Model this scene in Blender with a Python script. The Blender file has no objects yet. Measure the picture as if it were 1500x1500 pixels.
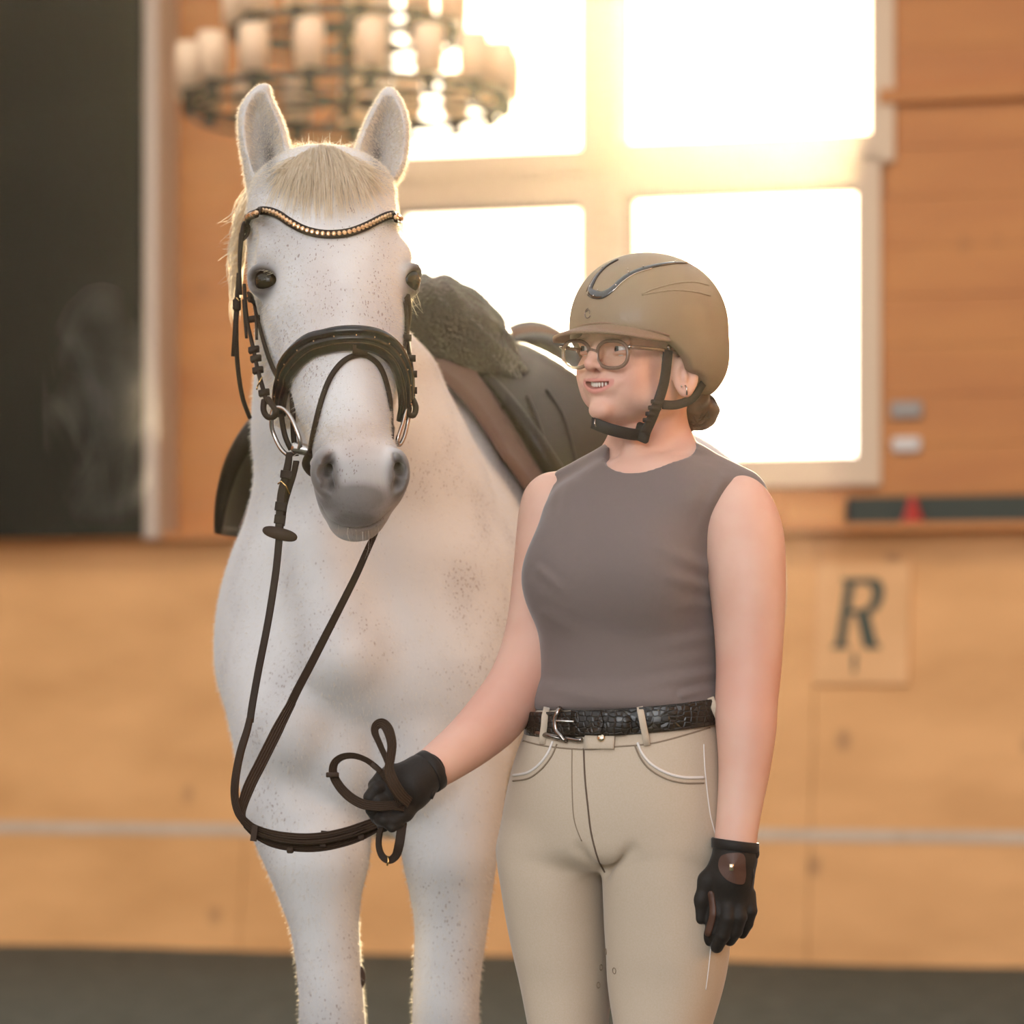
import bpy, math, random
import numpy as np
from mathutils import Vector, Matrix
from mathutils.bvhtree import BVHTree
random.seed(7); RNG = np.random.default_rng(7)
S = bpy.context.scene
COL = S.collection
# ------------------------------------------------------------------ camera, sky, sun, exposure
CAMZ = 1.04; F = 5000.0
cam_d = bpy.data.cameras.new('camera'); cam = bpy.data.objects.new('camera', cam_d); COL.objects.link(cam)
cam.location = (0, 0, CAMZ); cam.rotation_euler = (math.pi/2, 0, 0)
cam_d.sensor_width = 36; cam_d.lens = 36*F/1500; cam_d.shift_y = (1030-750)/1500
cam_d.clip_end = 400
cam_d.dof.use_dof = True; cam_d.dof.focus_distance = 4.88; cam_d.dof.aperture_fstop = cam_d.lens/32.0
S.camera = cam
SUN_AZ, SUN_EL = math.radians(6.5), math.radians(12.6)
sdir = Vector((math.sin(SUN_AZ)*math.cos(SUN_EL), math.cos(SUN_AZ)*math.cos(SUN_EL), math.sin(SUN_EL)))
W = bpy.data.worlds.new('sky'); S.world = W; W.use_nodes = True
def build_world():
    nt = W.node_tree; nt.nodes.clear(); N = nt.nodes.new; L = nt.links.new
    out = N('ShaderNodeOutputWorld'); bg = N('ShaderNodeBackground'); L(bg.outputs[0], out.inputs[0])
    tc = N('ShaderNodeTexCoord'); vm = N('ShaderNodeVectorMath'); vm.operation = 'DOT_PRODUCT'
    L(tc.outputs['Generated'], vm.inputs[0]); vm.inputs[1].default_value = sdir
    mx = N('ShaderNodeMath'); mx.operation = 'MAXIMUM'; L(vm.outputs['Value'], mx.inputs[0]); mx.inputs[1].default_value = 0
    pw = N('ShaderNodeMath'); pw.operation = 'POWER'; L(mx.outputs[0], pw.inputs[0]); pw.inputs[1].default_value = 40
    cr = N('ShaderNodeMix'); cr.data_type = 'RGBA'; L(pw.outputs[0], cr.inputs['Factor'])
    cr.inputs['A'].default_value = (0.93, 0.95, 1.0, 1); cr.inputs['B'].default_value = (1.0, 0.80, 0.52, 1)
    st = N('ShaderNodeMath'); st.operation = 'MULTIPLY_ADD'; L(pw.outputs[0], st.inputs[0])
    st.inputs[1].default_value = 7.0; st.inputs[2].default_value = 1.05
    L(cr.outputs['Result'], bg.inputs['Color']); L(st.outputs[0], bg.inputs['Strength'])
build_world()
sun_d = bpy.data.lights.new('sun', 'SUN'); sun = bpy.data.objects.new('sun', sun_d); COL.objects.link(sun)
sun_d.energy = 20; sun_d.angle = math.radians(0.6); sun_d.color = (1, .80, .52)
sun.rotation_euler = sdir.to_track_quat('Z', 'Y').to_euler()
# soft daylight from the open side of the hall behind the photographer
ad = bpy.data.lights.new('daylight_opening', 'AREA'); ao = bpy.data.objects.new('daylight_opening', ad); COL.objects.link(ao)
ad.shape = 'RECTANGLE'; ad.size = 12; ad.size_y = 4.5; ad.energy = 1420; ad.color = (.94, .97, 1.0)
ao.location = (-4.0, -12.5, 5.5); ao.rotation_euler = (Vector(ao.location)-Vector((0,9,1.2))).to_track_quat('Z','Y').to_euler()
# added fill lamps: one brightens the far wall, one imitates warm bounce at right
for nm_, loc_, tgt_, sx_, sy_, en_, co_ in (('far_wall_fill', (0, 10.6, 5.25), (0, 12.6, 0.6), 12, .8, 110, (1, .80, .58)), ('warm_bounce_fill', (4.4, 4.5, 2.5), (-.1, 5.5, 1.3), 2.2, 1.6, 75, (1, .58, .26))):
    d_ = bpy.data.lights.new(nm_, 'AREA'); o_ = bpy.data.objects.new(nm_, d_); COL.objects.link(o_); d_.shape = 'RECTANGLE'; d_.size = sx_; d_.size_y = sy_; d_.energy = en_; d_.color = co_
    o_.location = loc_; o_.rotation_euler = (Vector(loc_)-Vector(tgt_)).to_track_quat('Z', 'Y').to_euler()
S.view_settings.view_transform = 'Standard'; S.view_settings.look = 'None'
S.view_settings.exposure = 0.0; S.view_settings.gamma = 1.0; S.view_settings.use_curve_mapping = False
S.cycles.volume_step_rate = 1; S.cycles.max_bounces = 8; S.cycles.transparent_max_bounces = 16; S.cycles.volume_bounces = 0
HAZE = 0.00085

# ------------------------------------------------------------------ helpers
def P(px, py, Y): return np.array(((px-750)/F*Y, Y, CAMZ-(py-1030)/F*Y))
def V(px, py, Y): return Vector(P(px, py, Y))
def tag(o, label=None, cat=None, group=None, kind=None):
    if label: o['label'] = label
    if cat: o['category'] = cat
    if group: o['group'] = group
    if kind: o['kind'] = kind
    return o
def empty(name, loc, label=None, cat=None, group=None):
    o = bpy.data.objects.new(name, None); COL.objects.link(o); o.location = loc; o.empty_display_size = .1
    return tag(o, label, cat, group)
def mesh_obj(name, verts, faces, mat=None, parent=None, smooth=True, ngon=True):
    me = bpy.data.meshes.new(name)
    if isinstance(faces, np.ndarray):
        nv, nf, k = len(verts), len(faces), faces.shape[1]
        me.vertices.add(nv); me.vertices.foreach_set('co', np.asarray(verts, np.float32).ravel())
        me.loops.add(nf*k); me.loops.foreach_set('vertex_index', faces.astype(np.int32).ravel())
        me.polygons.add(nf); me.polygons.foreach_set('loop_start', np.arange(0, nf*k, k, dtype=np.int32))
        me.update(calc_edges=True)
    else:
        me.from_pydata([tuple(map(float, v)) for v in verts], [], [tuple(int(i) for i in f) for f in faces]); me.update()
    if smooth: me.polygons.foreach_set('use_smooth', [True]*len(me.polygons))
    if mat: me.materials.append(mat)
    o = bpy.data.objects.new(name, me); COL.objects.link(o)
    if parent:
        o.parent = parent; o.matrix_parent_inverse = Matrix.Translation(-parent.location) if parent.type == 'EMPTY' else Matrix.Identity(4)
        if parent.type != 'EMPTY': o.matrix_parent_inverse = Matrix.Identity(4)
    return o
class MB:
    """collects simple solids in world coordinates; build() links them as one mesh"""
    def __init__(s): s.v = []; s.f = []
    def add(s, vs, fs):
        n = len(s.v); s.v += [tuple(map(float, v)) for v in vs]; s.f += [tuple(int(i)+n for i in f) for f in fs]; return s
    def box(s, x0, x1, y0, y1, z0, z1, b=0.0, M=None):
        if b <= 0:
            vs = [(x, y, z) for z in (z0, z1) for y in (y0, y1) for x in (x0, x1)]
            fs = [(0,2,3,1), (4,5,7,6), (0,1,5,4), (2,6,7,3), (0,4,6,2), (1,3,7,5)]
        else:
            vs = []; 
            for z, q in ((z0, b), (z0+b, 0), (z1-b, 0), (z1, b)):
                a0, a1, c0, c1 = x0+q, x1-q, y0+q, y1-q
                vs += [(a0+b*(q==0), c0, z), (a1-b*(q==0), c0, z), (a1, c0+b*(q==0), z), (a1, c1-b*(q==0), z), (a1-b*(q==0), c1, z), (a0+b*(q==0), c1, z), (a0, c1-b*(q==0), z), (a0, c0+b*(q==0), z)]
            fs = [tuple(range(7,-1,-1)), tuple(range(24,32))]
            for r in range(3):
                for i in range(8): j = (i+1) % 8; fs.append((r*8+i, r*8+j, r*8+8+j, r*8+8+i))
        if M is not None: vs = [M @ Vector(v) for v in vs]
        return s.add(vs, fs)
    def tube(s, pts, r, n=8, closed=False, cap=True):
        pts = [Vector(p) for p in pts]; m = len(pts); rr = r if hasattr(r, '__len__') else [r]*m
        up = None; vs = []; fs = []
        for i, p in enumerate(pts):
            a = pts[(i-1) % m] if (closed or i > 0) else p; b = pts[(i+1) % m] if (closed or i < m-1) else p
            t = (b-a).normalized()
            if up is None: up = t.orthogonal().normalized()
            up = (up - t*up.dot(t)).normalized(); sd = t.cross(up)
            vs += [p + (up*math.cos(2*math.pi*k/n) + sd*math.sin(2*math.pi*k/n))*rr[i] for k in range(n)]
        for i in range(m if closed else m-1):
            j = (i+1) % m
            for k in range(n): l = (k+1) % n; fs.append((i*n+k, i*n+l, j*n+l, j*n+k))
        if not closed and cap: fs += [tuple(range(n-1,-1,-1)), tuple(range((m-1)*n, m*n))]
        return s.add(vs, fs)
    def strap(s, pts, nrm, w, th, closed=False, rib=0):
        """flat strap: nrm = outward normals; rounded rectangular section"""
        pts = [Vector(p) for p in pts]; m = len(pts); vs = []; fs = []
        ww = w if hasattr(w, '__len__') else [w]*m
        for i, p in enumerate(pts):
            a = pts[(i-1) % m] if (closed or i > 0) else p; b = pts[(i+1) % m] if (closed or i < m-1) else p
            t = (b-a).normalized(); nn = Vector(nrm[i]); nn = (nn - t*nn.dot(t)).normalized(); sd = t.cross(nn)
            h, q = ww[i]/2, th/2
            top_ = [(h*.86, q), (-h*.86, q)] if not rib else [(h*(.86-1.72*j_/(2*rib)), q*(1.0 if j_ % 2 == 0 else .45)) for j_ in range(2*rib+1)]
            prof = [(-h, -q*.4), (-h*.86, -q), (h*.86, -q), (h, -q*.4), (h, q*.4)]+top_+[(-h, q*.4)]
            for (x, y) in prof: vs.append(p + sd*x + nn*y)
        n = len(prof)
        for i in range(m if closed else m-1):
            j = (i+1) % m
            for k in range(n): l = (k+1) % n; fs.append((i*n+k, j*n+k, j*n+l, i*n+l))
        if not closed: fs += [tuple(range(n)), tuple(range(m*n-1, (m-1)*n-1, -1))]
        return s.add(vs, fs)
    def lathe(s, prof, c, axis=(0,0,1), n=24, ang=2*math.pi):
        ax = Vector(axis).normalized(); u = ax.orthogonal().normalized(); v = ax.cross(u); c = Vector(c); vs = []; fs = []
        for (r, h) in prof:
            for k in range(n): a = ang*k/n; vs.append(c + ax*h + (u*math.cos(a)+v*math.sin(a))*r)
        for i in range(len(prof)-1):
            for k in range(n): l = (k+1) % n; fs.append((i*n+k, i*n+l, (i+1)*n+l, (i+1)*n+k))
        return s.add(vs, fs)
    def ball(s, c, r, n=12, sc=(1,1,1), M=None):
        vs = []; fs = []; m = n//2
        for i in range(m+1):
            for k in range(n):
                a = math.pi*i/m; b = 2*math.pi*k/n; q = Vector((math.sin(a)*math.cos(b)*sc[0], math.sin(a)*math.sin(b)*sc[1], math.cos(a)*sc[2]))*r
                if M is not None: q = M @ q
                vs.append(Vector(c)+q)
        for i in range(m):
            for k in range(n): l = (k+1) % n; fs.append((i*n+k, (i+1)*n+k, (i+1)*n+l, i*n+l))
        return s.add(vs, fs)
    def build(s, name, mat, parent=None, smooth=True, merge=False):
        o = mesh_obj(name, s.v, s.f, mat, parent, smooth)
        return o
def smooth_pts(pts, n=8, closed=False):
    """Catmull-Rom through points (lists of equal-length tuples)"""
    A = np.array(pts, float); m = len(A); out = []
    rng = range(m) if closed else range(m-1)
    for i in rng:
        p0, p1, p2, p3 = (A[(i-1) % m], A[i], A[(i+1) % m], A[(i+2) % m]) if closed else (A[max(i-1,0)], A[i], A[i+1], A[min(i+2,m-1)])
        for t in np.linspace(0, 1, n, endpoint=False):
            out.append(.5*((2*p1)+(-p0+p2)*t+(2*p0-5*p1+4*p2-p3)*t*t+(-p0+3*p1-3*p2+p3)*t**3))
    if not closed: out.append(A[-1])
    return np.array(out)
# ---- signed-distance sculpting on a rectilinear grid, meshed with surface nets
def axis_grid(segs):
    """segs: list of (x, spacing at x); spacing grows smoothly between"""
    xs = [segs[0][0]]; X = [a for a, _ in segs]; H = [h for _, h in segs]
    while xs[-1] < X[-1]: xs.append(xs[-1] + float(np.interp(xs[-1], X, H)))
    return np.array(xs, np.float32)
class Sculpt:
    def __init__(s, gx, gy, gz):
        s.ax = [axis_grid(g) for g in (gx, gy, gz)]; s.F = np.full([len(a) for a in s.ax], 1.0, np.float32)
    def sub(s, lo, hi, m):
        sl = []; 
        for a, l, h in zip(s.ax, lo, hi):
            i = max(np.searchsorted(a, l-m)-1, 0); j = min(np.searchsorted(a, h+m)+1, len(a)); sl.append(slice(i, max(j, i+1)))
        X = s.ax[0][sl[0]][:,None,None]; Y = s.ax[1][sl[1]][None,:,None]; Z = s.ax[2][sl[2]][None,None,:]
        return tuple(sl), X, Y, Z
    def comb(s, sl, d, k, mode):
        A = s.F[sl]
        if mode == 'cut': d = -d
        if mode == 'add':
            r = np.minimum(A, d)
            if k > 0: h = np.maximum(k-np.abs(A-d), 0); r -= h*h/(4*k)
        else:
            r = np.maximum(A, d)
            if k > 0: h = np.maximum(k-np.abs(A-d), 0); r += h*h/(4*k)
        s.F[sl] = r
    def cone(s, a, b, ra, rb, k=.02, mode='add'):
        a = np.array(a, float); b = np.array(b, float); R = max(ra, rb)
        sl, X, Y, Z = s.sub(np.minimum(a, b)-R, np.maximum(a, b)+R, k+.01)
        ab = b-a; L2 = max(float(ab@ab), 1e-12)
        t = np.clip(((X-a[0])*ab[0]+(Y-a[1])*ab[1]+(Z-a[2])*ab[2])/L2, 0, 1)
        d = np.sqrt((X-a[0]-t*ab[0])**2+(Y-a[1]-t*ab[1])**2+(Z-a[2]-t*ab[2])**2) - (ra+(rb-ra)*t)
        s.comb(sl, d, k, mode)
    def chain(s, pts, rs, k=.02, mode='add'):
        for i in range(len(pts)-1): s.cone(pts[i], pts[i+1], rs[i], rs[i+1], k, mode)
    def ell(s, c, r, R=None, k=.02, mode='add', p=2):
        c = np.array(c, float); r = np.array(r, float); R = np.eye(3) if R is None else np.array(R)   # columns = axes
        ext = np.sqrt(((R*r)**2).sum(1))*1.05
        sl, X, Y, Z = s.sub(c-ext, c+ext, k+.01)
        q = [(X-c[0])*R[0,i]+(Y-c[1])*R[1,i]+(Z-c[2])*R[2,i] for i in range(3)]
        n = np.sqrt(q[0]**2+q[1]**2+q[2]**2)+1e-6
        f = (np.abs(q[0]/r[0])**p+np.abs(q[1]/r[1])**p+np.abs(q[2]/r[2])**p)**(1/p)+1e-6
        d = n*(1-1/f); d = np.where(f < .3, -r.min()*.7, d)
        s.comb(sl, d, k, mode)
    def stack(s, sec, u=(1,0,0), v=(0,1,0), w=(0,0,1), o=(0,0,0), k=.02, kc=.02, p=2.0, mode='add', grow=0.0):
        """sections (t, ca, cb, ra, rb+, rb-) along w; ca along u, cb along v"""
        sec = np.array(sorted([tuple(x) if len(x) == 6 else tuple(x)+(x[4],) for x in sec]), float)
        D = smooth_pts(sec, 14); order = np.argsort(D[:,0]); D = D[order]
        D[:,3:6] = np.maximum(D[:,3:6], .004)
        u, v, w, o = [np.array(q, float) for q in (u, v, w, o)]
        R = np.stack([u, v, w], 1)
        C = D[:,1:2]*u + D[:,2:3]*v + D[:,0:1]*w + o; m = max(D[:,3:6].max(), .01)+grow
        lo = C.min(0)-m*1.0; hi = C.max(0)+m*1.0
        sl, X, Y, Z = s.sub(lo, hi, k+.01)
        x, y, z = X-o[0], Y-o[1], Z-o[2]
        t = x*w[0]+y*w[1]+z*w[2] if not (w[0] == 0 and w[1] == 0) else z*w[2]
        a = x*u[0]+y*u[1]+z*u[2]; b = x*v[0]+y*v[1]+z*v[2]
        I = lambda c: np.interp(t, D[:,0], D[:,c])
        a = a-I(1); b = b-I(2); ra = I(3)+grow; rb = np.where(b > 0, I(4), I(5))+grow
        n = np.sqrt(a*a+b*b)+1e-6
        f = (np.abs(a/ra)**p+np.abs(b/rb)**p)**(1/p)+1e-6
        d = n*(1-1/f); d = np.where(f < .3, -np.minimum(ra, rb)*.7, d)
        dc = np.maximum(D[0,0]-t, t-D[-1,0])
        h = np.maximum(kc-np.abs(d-dc), 0); d = np.maximum(d, dc)+h*h/(4*kc)
        s.comb(sl, d.astype(np.float32), k, mode)
    def plane(s, pt, n, k=.004, box=None):
        """cut away the side the normal points to"""
        pt = np.array(pt, float); n = np.array(n, float); n /= np.linalg.norm(n)
        lo, hi = box if box is not None else ([a[0] for a in s.ax], [a[-1] for a in s.ax])
        sl, X, Y, Z = s.sub(np.array(lo), np.array(hi), 0)
        d = -((X-pt[0])*n[0]+(Y-pt[1])*n[1]+(Z-pt[2])*n[2])
        s.comb(sl, d.astype(np.float32)+np.zeros(s.F[sl].shape, np.float32), k, 'cut')
    def mesh(s, relax=1):
        Fd = s.F; n = Fd.shape; ins = Fd < 0
        act = np.zeros((n[0]-1, n[1]-1, n[2]-1), np.uint8)
        for dx in (0,1):
            for dy in (0,1):
                for dz in (0,1): act += ins[dx:n[0]-1+dx, dy:n[1]-1+dy, dz:n[2]-1+dz]
        m = (act > 0) & (act < 8); idx = np.full(m.shape, -1, np.int32); I, J, K = np.nonzero(m); idx[I, J, K] = np.arange(len(I))
        acc = np.zeros((len(I), 3)); cnt = np.zeros(len(I)); ax = s.ax
        cor = [(dx, dy, dz) for dx in (0,1) for dy in (0,1) for dz in (0,1)]
        for a in cor:
            for d in range(3):
                if a[d]: continue
                b = list(a); b[d] = 1
                fa = Fd[I+a[0], J+a[1], K+a[2]]; fb = Fd[I+b[0], J+b[1], K+b[2]]
                c = (fa < 0) != (fb < 0); t = np.where(c, fa/np.where(c, fa-fb, 1), 0)
                pa = np.stack([ax[0][I+a[0]], ax[1][J+a[1]], ax[2][K+a[2]]], 1); pb = np.stack([ax[0][I+b[0]], ax[1][J+b[1]], ax[2][K+b[2]]], 1)
                acc += np.where(c[:,None], pa+(pb-pa)*t[:,None], 0); cnt += c
        Vv = acc/cnt[:,None]; quads = []
        for d in range(3):
            e, g = [(1,2),(2,0),(0,1)][d]
            sa = [slice(None)]*3; sb = [slice(None)]*3; sa[d] = slice(0, n[d]-1); sb[d] = slice(1, n[d])
            A, B = ins[tuple(sa)], ins[tuple(sb)]
            for flip, M in ((0, A & ~B), (1, ~A & B)):
                q = list(np.nonzero(M)); ok = (q[e] > 0) & (q[g] > 0) & (q[e] < n[e]-1) & (q[g] < n[g]-1); q = [x[ok] for x in q]
                def cell(de, dg): c = list(q); c[e] = c[e]-de; c[g] = c[g]-dg; return idx[c[0], c[1], c[2]]
                Q = np.stack([cell(1,1), cell(0,1), cell(0,0), cell(1,0)], 1)
                quads.append(Q[:, ::-1] if flip else Q)
        Q = np.concatenate(quads)
        for _ in range(relax):
            E = np.concatenate([Q[:, [0,1]], Q[:, [1,2]], Q[:, [2,3]], Q[:, [3,0]]]); deg = np.bincount(E.ravel(), minlength=len(Vv))
            av = np.stack([np.bincount(E[:,0], Vv[E[:,1], c], len(Vv))+np.bincount(E[:,1], Vv[E[:,0], c], len(Vv)) for c in range(3)], 1)/np.maximum(deg,1)[:,None]
            Vv = Vv*.5+av*.5
        return Vv, Q
def attr(o, name, vals):
    a = o.data.attributes.new(name, 'FLOAT', 'POINT'); a.data.foreach_set('value', np.asarray(vals, np.float32))
def bvh_of(Vv, Q): return BVHTree.FromPolygons([tuple(v) for v in Vv.tolist()], Q.tolist())
def rot_axes(f, up=(0,0,1)):
    """columns: side, forward, up"""
    f = Vector(f).normalized(); s_ = f.cross(Vector(up)).normalized(); u_ = s_.cross(f)
    return np.array([list(s_), list(f), list(u_)]).T
def yawdir(deg): a = math.radians(deg); return np.array((math.cos(a), math.sin(a), 0.)), np.array((-math.sin(a), math.cos(a), 0.))
def sec_px(py, l, r, Y, b, bm=None, yaw=0.0, w=None):
    """section for a vertical stack whose frame is turned by yaw: outline l..r in pixels at depth Y"""
    c = P((l+r)/2, py, Y); Wd = (r-l)/2/F*Y; a = math.radians(yaw); bb = (b+(bm if bm is not None else b))/2
    q = Wd**2-(bb*math.sin(a))**2; ra = math.sqrt(max(q, (Wd*.45)**2))/math.cos(a)
    u, v = yawdir(yaw)
    return (c[2], c@u, c@v, ra, bm if bm is not None else b, b)   # v points away from the camera: rb+ = back
# ------------------------------------------------------------------ materials
def mat(name, color, rough=.6, metal=0, spec=.5, sheen=0, coat=0, noise=None, bump=None, sss=0, trans=0, emis=None, alpha=1):
    """noise=(scale, detail, color2, contrast lo, hi[, stretch xyz]); bump=(scale, strength, dist)"""
    m = bpy.data.materials.new(name); m.use_nodes = True; nt = m.node_tree; N = nt.nodes.new; L = nt.links.new
    b = nt.nodes['Principled BSDF']; b.inputs['Base Color'].default_value = (*color, 1); b.inputs['Roughness'].default_value = rough
    b.inputs['Metallic'].default_value = metal; b.inputs['Specular IOR Level'].default_value = spec
    b.inputs['Sheen Weight'].default_value = sheen; b.inputs['Sheen Roughness'].default_value = .4; b.inputs['Coat Weight'].default_value = coat; b.inputs['Coat Roughness'].default_value = .08
    b.inputs['Transmission Weight'].default_value = trans; b.inputs['Alpha'].default_value = alpha
    if sss: b.inputs['Subsurface Weight'].default_value = sss; b.inputs['Subsurface Radius'].default_value = (1, .35, .2); b.inputs['Subsurface Scale'].default_value = .012
    if emis: b.inputs['Emission Color'].default_value = (*emis[:3], 1); b.inputs['Emission Strength'].default_value = emis[3]
    tc = N('ShaderNodeTexCoord'); m['x'] = 0
    if noise:
        mp = N('ShaderNodeMapping'); L(tc.outputs['Object'], mp.inputs[0])
        if len(noise) > 5: mp.inputs['Scale'].default_value = noise[5]
        nz = N('ShaderNodeTexNoise'); L(mp.outputs[0], nz.inputs['Vector']); nz.inputs['Scale'].default_value = noise[0]; nz.inputs['Detail'].default_value = noise[1]
        mr = N('ShaderNodeMapRange'); L(nz.outputs['Fac'], mr.inputs[0]); mr.inputs[1].default_value = noise[3]; mr.inputs[2].default_value = noise[4]
        mx = N('ShaderNodeMix'); mx.data_type = 'RGBA'; L(mr.outputs[0], mx.inputs['Factor']); mx.inputs['A'].default_value = (*color, 1); mx.inputs['B'].default_value = (*noise[2], 1)
        L(mx.outputs['Result'], b.inputs['Base Color'])
    if bump:
        nb = N('ShaderNodeTexNoise'); L(tc.outputs['Object'], nb.inputs['Vector']); nb.inputs['Scale'].default_value = bump[0]; nb.inputs['Detail'].default_value = 4
        bp = N('ShaderNodeBump'); L(nb.outputs['Fac'], bp.inputs['Height']); bp.inputs['Strength'].default_value = bump[1]; bp.inputs['Distance'].default_value = bump[2]
        L(bp.outputs[0], b.inputs['Normal'])
    return m
def mix_attr(m, name, color, rough=None):
    """blend base colour towards color by a point attribute"""
    nt = m.node_tree; N = nt.nodes.new; L = nt.links.new; b = nt.nodes['Principled BSDF']; inp = b.inputs['Base Color']
    at = N('ShaderNodeAttribute'); at.attribute_name = name; mx = N('ShaderNodeMix'); mx.data_type = 'RGBA'
    L(at.outputs['Fac'], mx.inputs['Factor'])
    if inp.is_linked: L(inp.links[0].from_socket, mx.inputs['A'])
    else: mx.inputs['A'].default_value = inp.default_value
    mx.inputs['B'].default_value = (*color, 1); L(mx.outputs['Result'], inp)
def wood_mat(name, c1, c2, scale=(1, 1, 1), knots=.0):
    m = mat(name, c1, .55, noise=(3.2, 5, c2, .35, .68, scale))
    nt = m.node_tree; N = nt.nodes.new; L = nt.links.new; b = nt.nodes['Principled BSDF']
    if knots:
        tc = N('ShaderNodeTexCoord'); mp = N('ShaderNodeMapping'); L(tc.outputs['Object'], mp.inputs[0]); mp.inputs['Scale'].default_value = (3.1, 3.1, 2.2)
        vo = N('ShaderNodeTexVoronoi'); L(mp.outputs[0], vo.inputs['Vector']); vo.inputs['Scale'].default_value = 1.0
        mr = N('ShaderNodeMapRange'); L(vo.outputs['Distance'], mr.inputs[0]); mr.inputs[1].default_value = .16; mr.inputs[2].default_value = .03; mr.inputs[3].default_value = 0; mr.inputs[4].default_value = knots
        mx = N('ShaderNodeMix'); mx.data_type = 'RGBA'; L(mr.outputs[0], mx.inputs['Factor']); s0 = b.inputs['Base Color'].links[0].from_socket
        L(s0, mx.inputs['A']); mx.inputs['B'].default_value = (.16, .07, .025, 1); L(mx.outputs['Result'], b.inputs['Base Color'])
    return m
# ------------------------------------------------------------------ the riding hall
WK = -1/3.8; WY0 = 14.187
we = Vector((1, WK, 0)).normalized(); wb = Vector((-we.y, we.x, 0))          # along the wall, and away from the camera
WM = Matrix(((we.x, wb.x, 0, 0), (we.y, wb.y, 0, WY0), (0, 0, 1, 0), (0, 0, 0, 1)))   # local (s, off, z) -> world
def wl(px, py, off=0.0):
    """wall-local (s, z) of what shows at a pixel on the plane set back by off"""
    k = (px-750)/F; o = Vector((0, WY0, 0)) + wb*off
    s = (k*o.y - o.x)/(we.x - k*we.y); Y = o.y + s*we.y
    return s, CAMZ-(py-1030)/F*Y
def place(o): o.matrix_world = WM @ o.matrix_world; return o
def wobj(mb, name, m, parent=None, kind=None, smooth=False):
    mb.v = [tuple(WM @ Vector(v)) for v in mb.v]
    o = mb.build(name, m, parent, smooth)
    if kind: o['kind'] = kind
    return o
m_pine = wood_mat('pine_board', (.58, .235, .055), (.49, .18, .042), (.25, 1, 1.6), .35)
m_ply = wood_mat('plywood', (.82, .43, .155), (.68, .34, .11), (.5, 1, 1.3), .75)
m_frame = mat('window_frame', (.72, .55, .38), .5)
m_stripe = mat('white_paint', (.62, .49, .36), .6, noise=(6, 3, (.52, .39, .27), .4, .7))
m_floor = mat('riding_surface', (.055, .064, .046), .95, noise=(9, 6, (.10, .105, .082), .35, .7), bump=(30, .6, .03))
m_dgreen = mat('dark_green_panel', (.007, .009, .006), .6, spec=.15)
m_pale = mat('pale_trim', (.55, .45, .36), .5)
m_green = mat('green_paint', (.035, .045, .03), .6)
m_red = mat('red_plastic', (.55, .06, .05), .5)
m_grey = mat('grey_plastic', (.35, .32, .29), .5); m_white = mat('white_plastic', (.7, .66, .62), .5)
m_iron = mat('black_iron', (.02, .017, .014), .5, metal=.3)
m_shade = mat('cream_shade', (.92, .70, .48), .5, trans=.35)
m_dark_roof = mat('roof_timber', (.30, .17, .08), .7)
m_glass = bpy.data.materials.new('pane_glass'); m_glass.use_nodes = True
def _g():
    nt = m_glass.node_tree; nt.nodes.clear(); N = nt.nodes.new; L = nt.links.new
    o = N('ShaderNodeOutputMaterial'); t = N('ShaderNodeBsdfTransparent'); g = N('ShaderNodeBsdfGlossy'); g.inputs['Roughness'].default_value = .05
    fr = N('ShaderNodeFresnel'); fr.inputs[0].default_value = 1.45; mx = N('ShaderNodeMixShader'); t.inputs[0].default_value = (.97, .98, .97, 1)
    L(fr.outputs[0], mx.inputs[0]); L(t.outputs[0], mx.inputs[1]); L(g.outputs[0], mx.inputs[2]); L(mx.outputs[0], o.inputs[0])
_g()
# floor
n = 60; gx = np.linspace(-10, 10, n); gy = np.linspace(-6, 18, n)
fv = [(x, y, .012*math.sin(x*2.1+y)*math.sin(y*3.3)-.012) for y in gy for x in gx]
ff = [(j*n+i, j*n+i+1, (j+1)*n+i+1, (j+1)*n+i) for j in range(n-1) for i in range(n-1)]
o = mesh_obj('floor', fv, ff, m_floor); o['kind'] = 'structure'
# openings in the upper wall (pixels): outer windows go on above the frame
OFF = .34; TOPZ = 5.4; TH = .22
def rect(l, r, t, b):
    s0, z1 = wl(l, t, OFF); s1, _ = wl(r, t, OFF); _, z0 = wl((l+r)/2, b, OFF); return [s0, s1, z0, z1]
wins = [rect(556, 872, 0, 226), rect(886, 1276, 0, 204), rect(574, 852, 306, 676), rect(914, 1256, 284, 672)]
wins[0][3] = wins[1][3] = TOPZ-.2
H = [(0, -9, 9)]
zb = wl(750, 783, OFF)[1]
wall = empty('wall_back', tuple(WM @ Vector((0, OFF, zb)))); wall['kind'] = 'structure'
# wall boards: laid horizontally, each a plank; split around the openings
edges_z = list(np.arange(zb-.06, TOPZ+.01, .205)); pl = 0
def free_spans(z0, z1):
    spans = [(-7.5, 7.5)]
    for (a, b, c, d) in wins:
        if z1 > c-.10 and z0 < d+.10:
            ns = []
            for (p, q) in spans:
                if b+.07 <= p or a-.07 >= q: ns.append((p, q)); continue
                if a-.07 > p: ns.append((p, a-.07))
                if b+.07 < q: ns.append((b+.07, q))
            spans = ns
    return [x for x in spans if x[1]-x[0] > .02]
for i in range(len(edges_z)-1):
    for (p, q) in free_spans(edges_z[i], edges_z[i+1]):
        m = MB().box(p, q, OFF+random.uniform(0, .004), OFF+TH, edges_z[i]+.0012, edges_z[i+1]-.0012)
        wobj(m, 'plank', m_pine, wall)
m = MB()   # framing behind the planks closes their joints, around the openings
zs = sorted({zb-.06, TOPZ} | {w[2] for w in wins} | {w[3] for w in wins})
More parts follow.
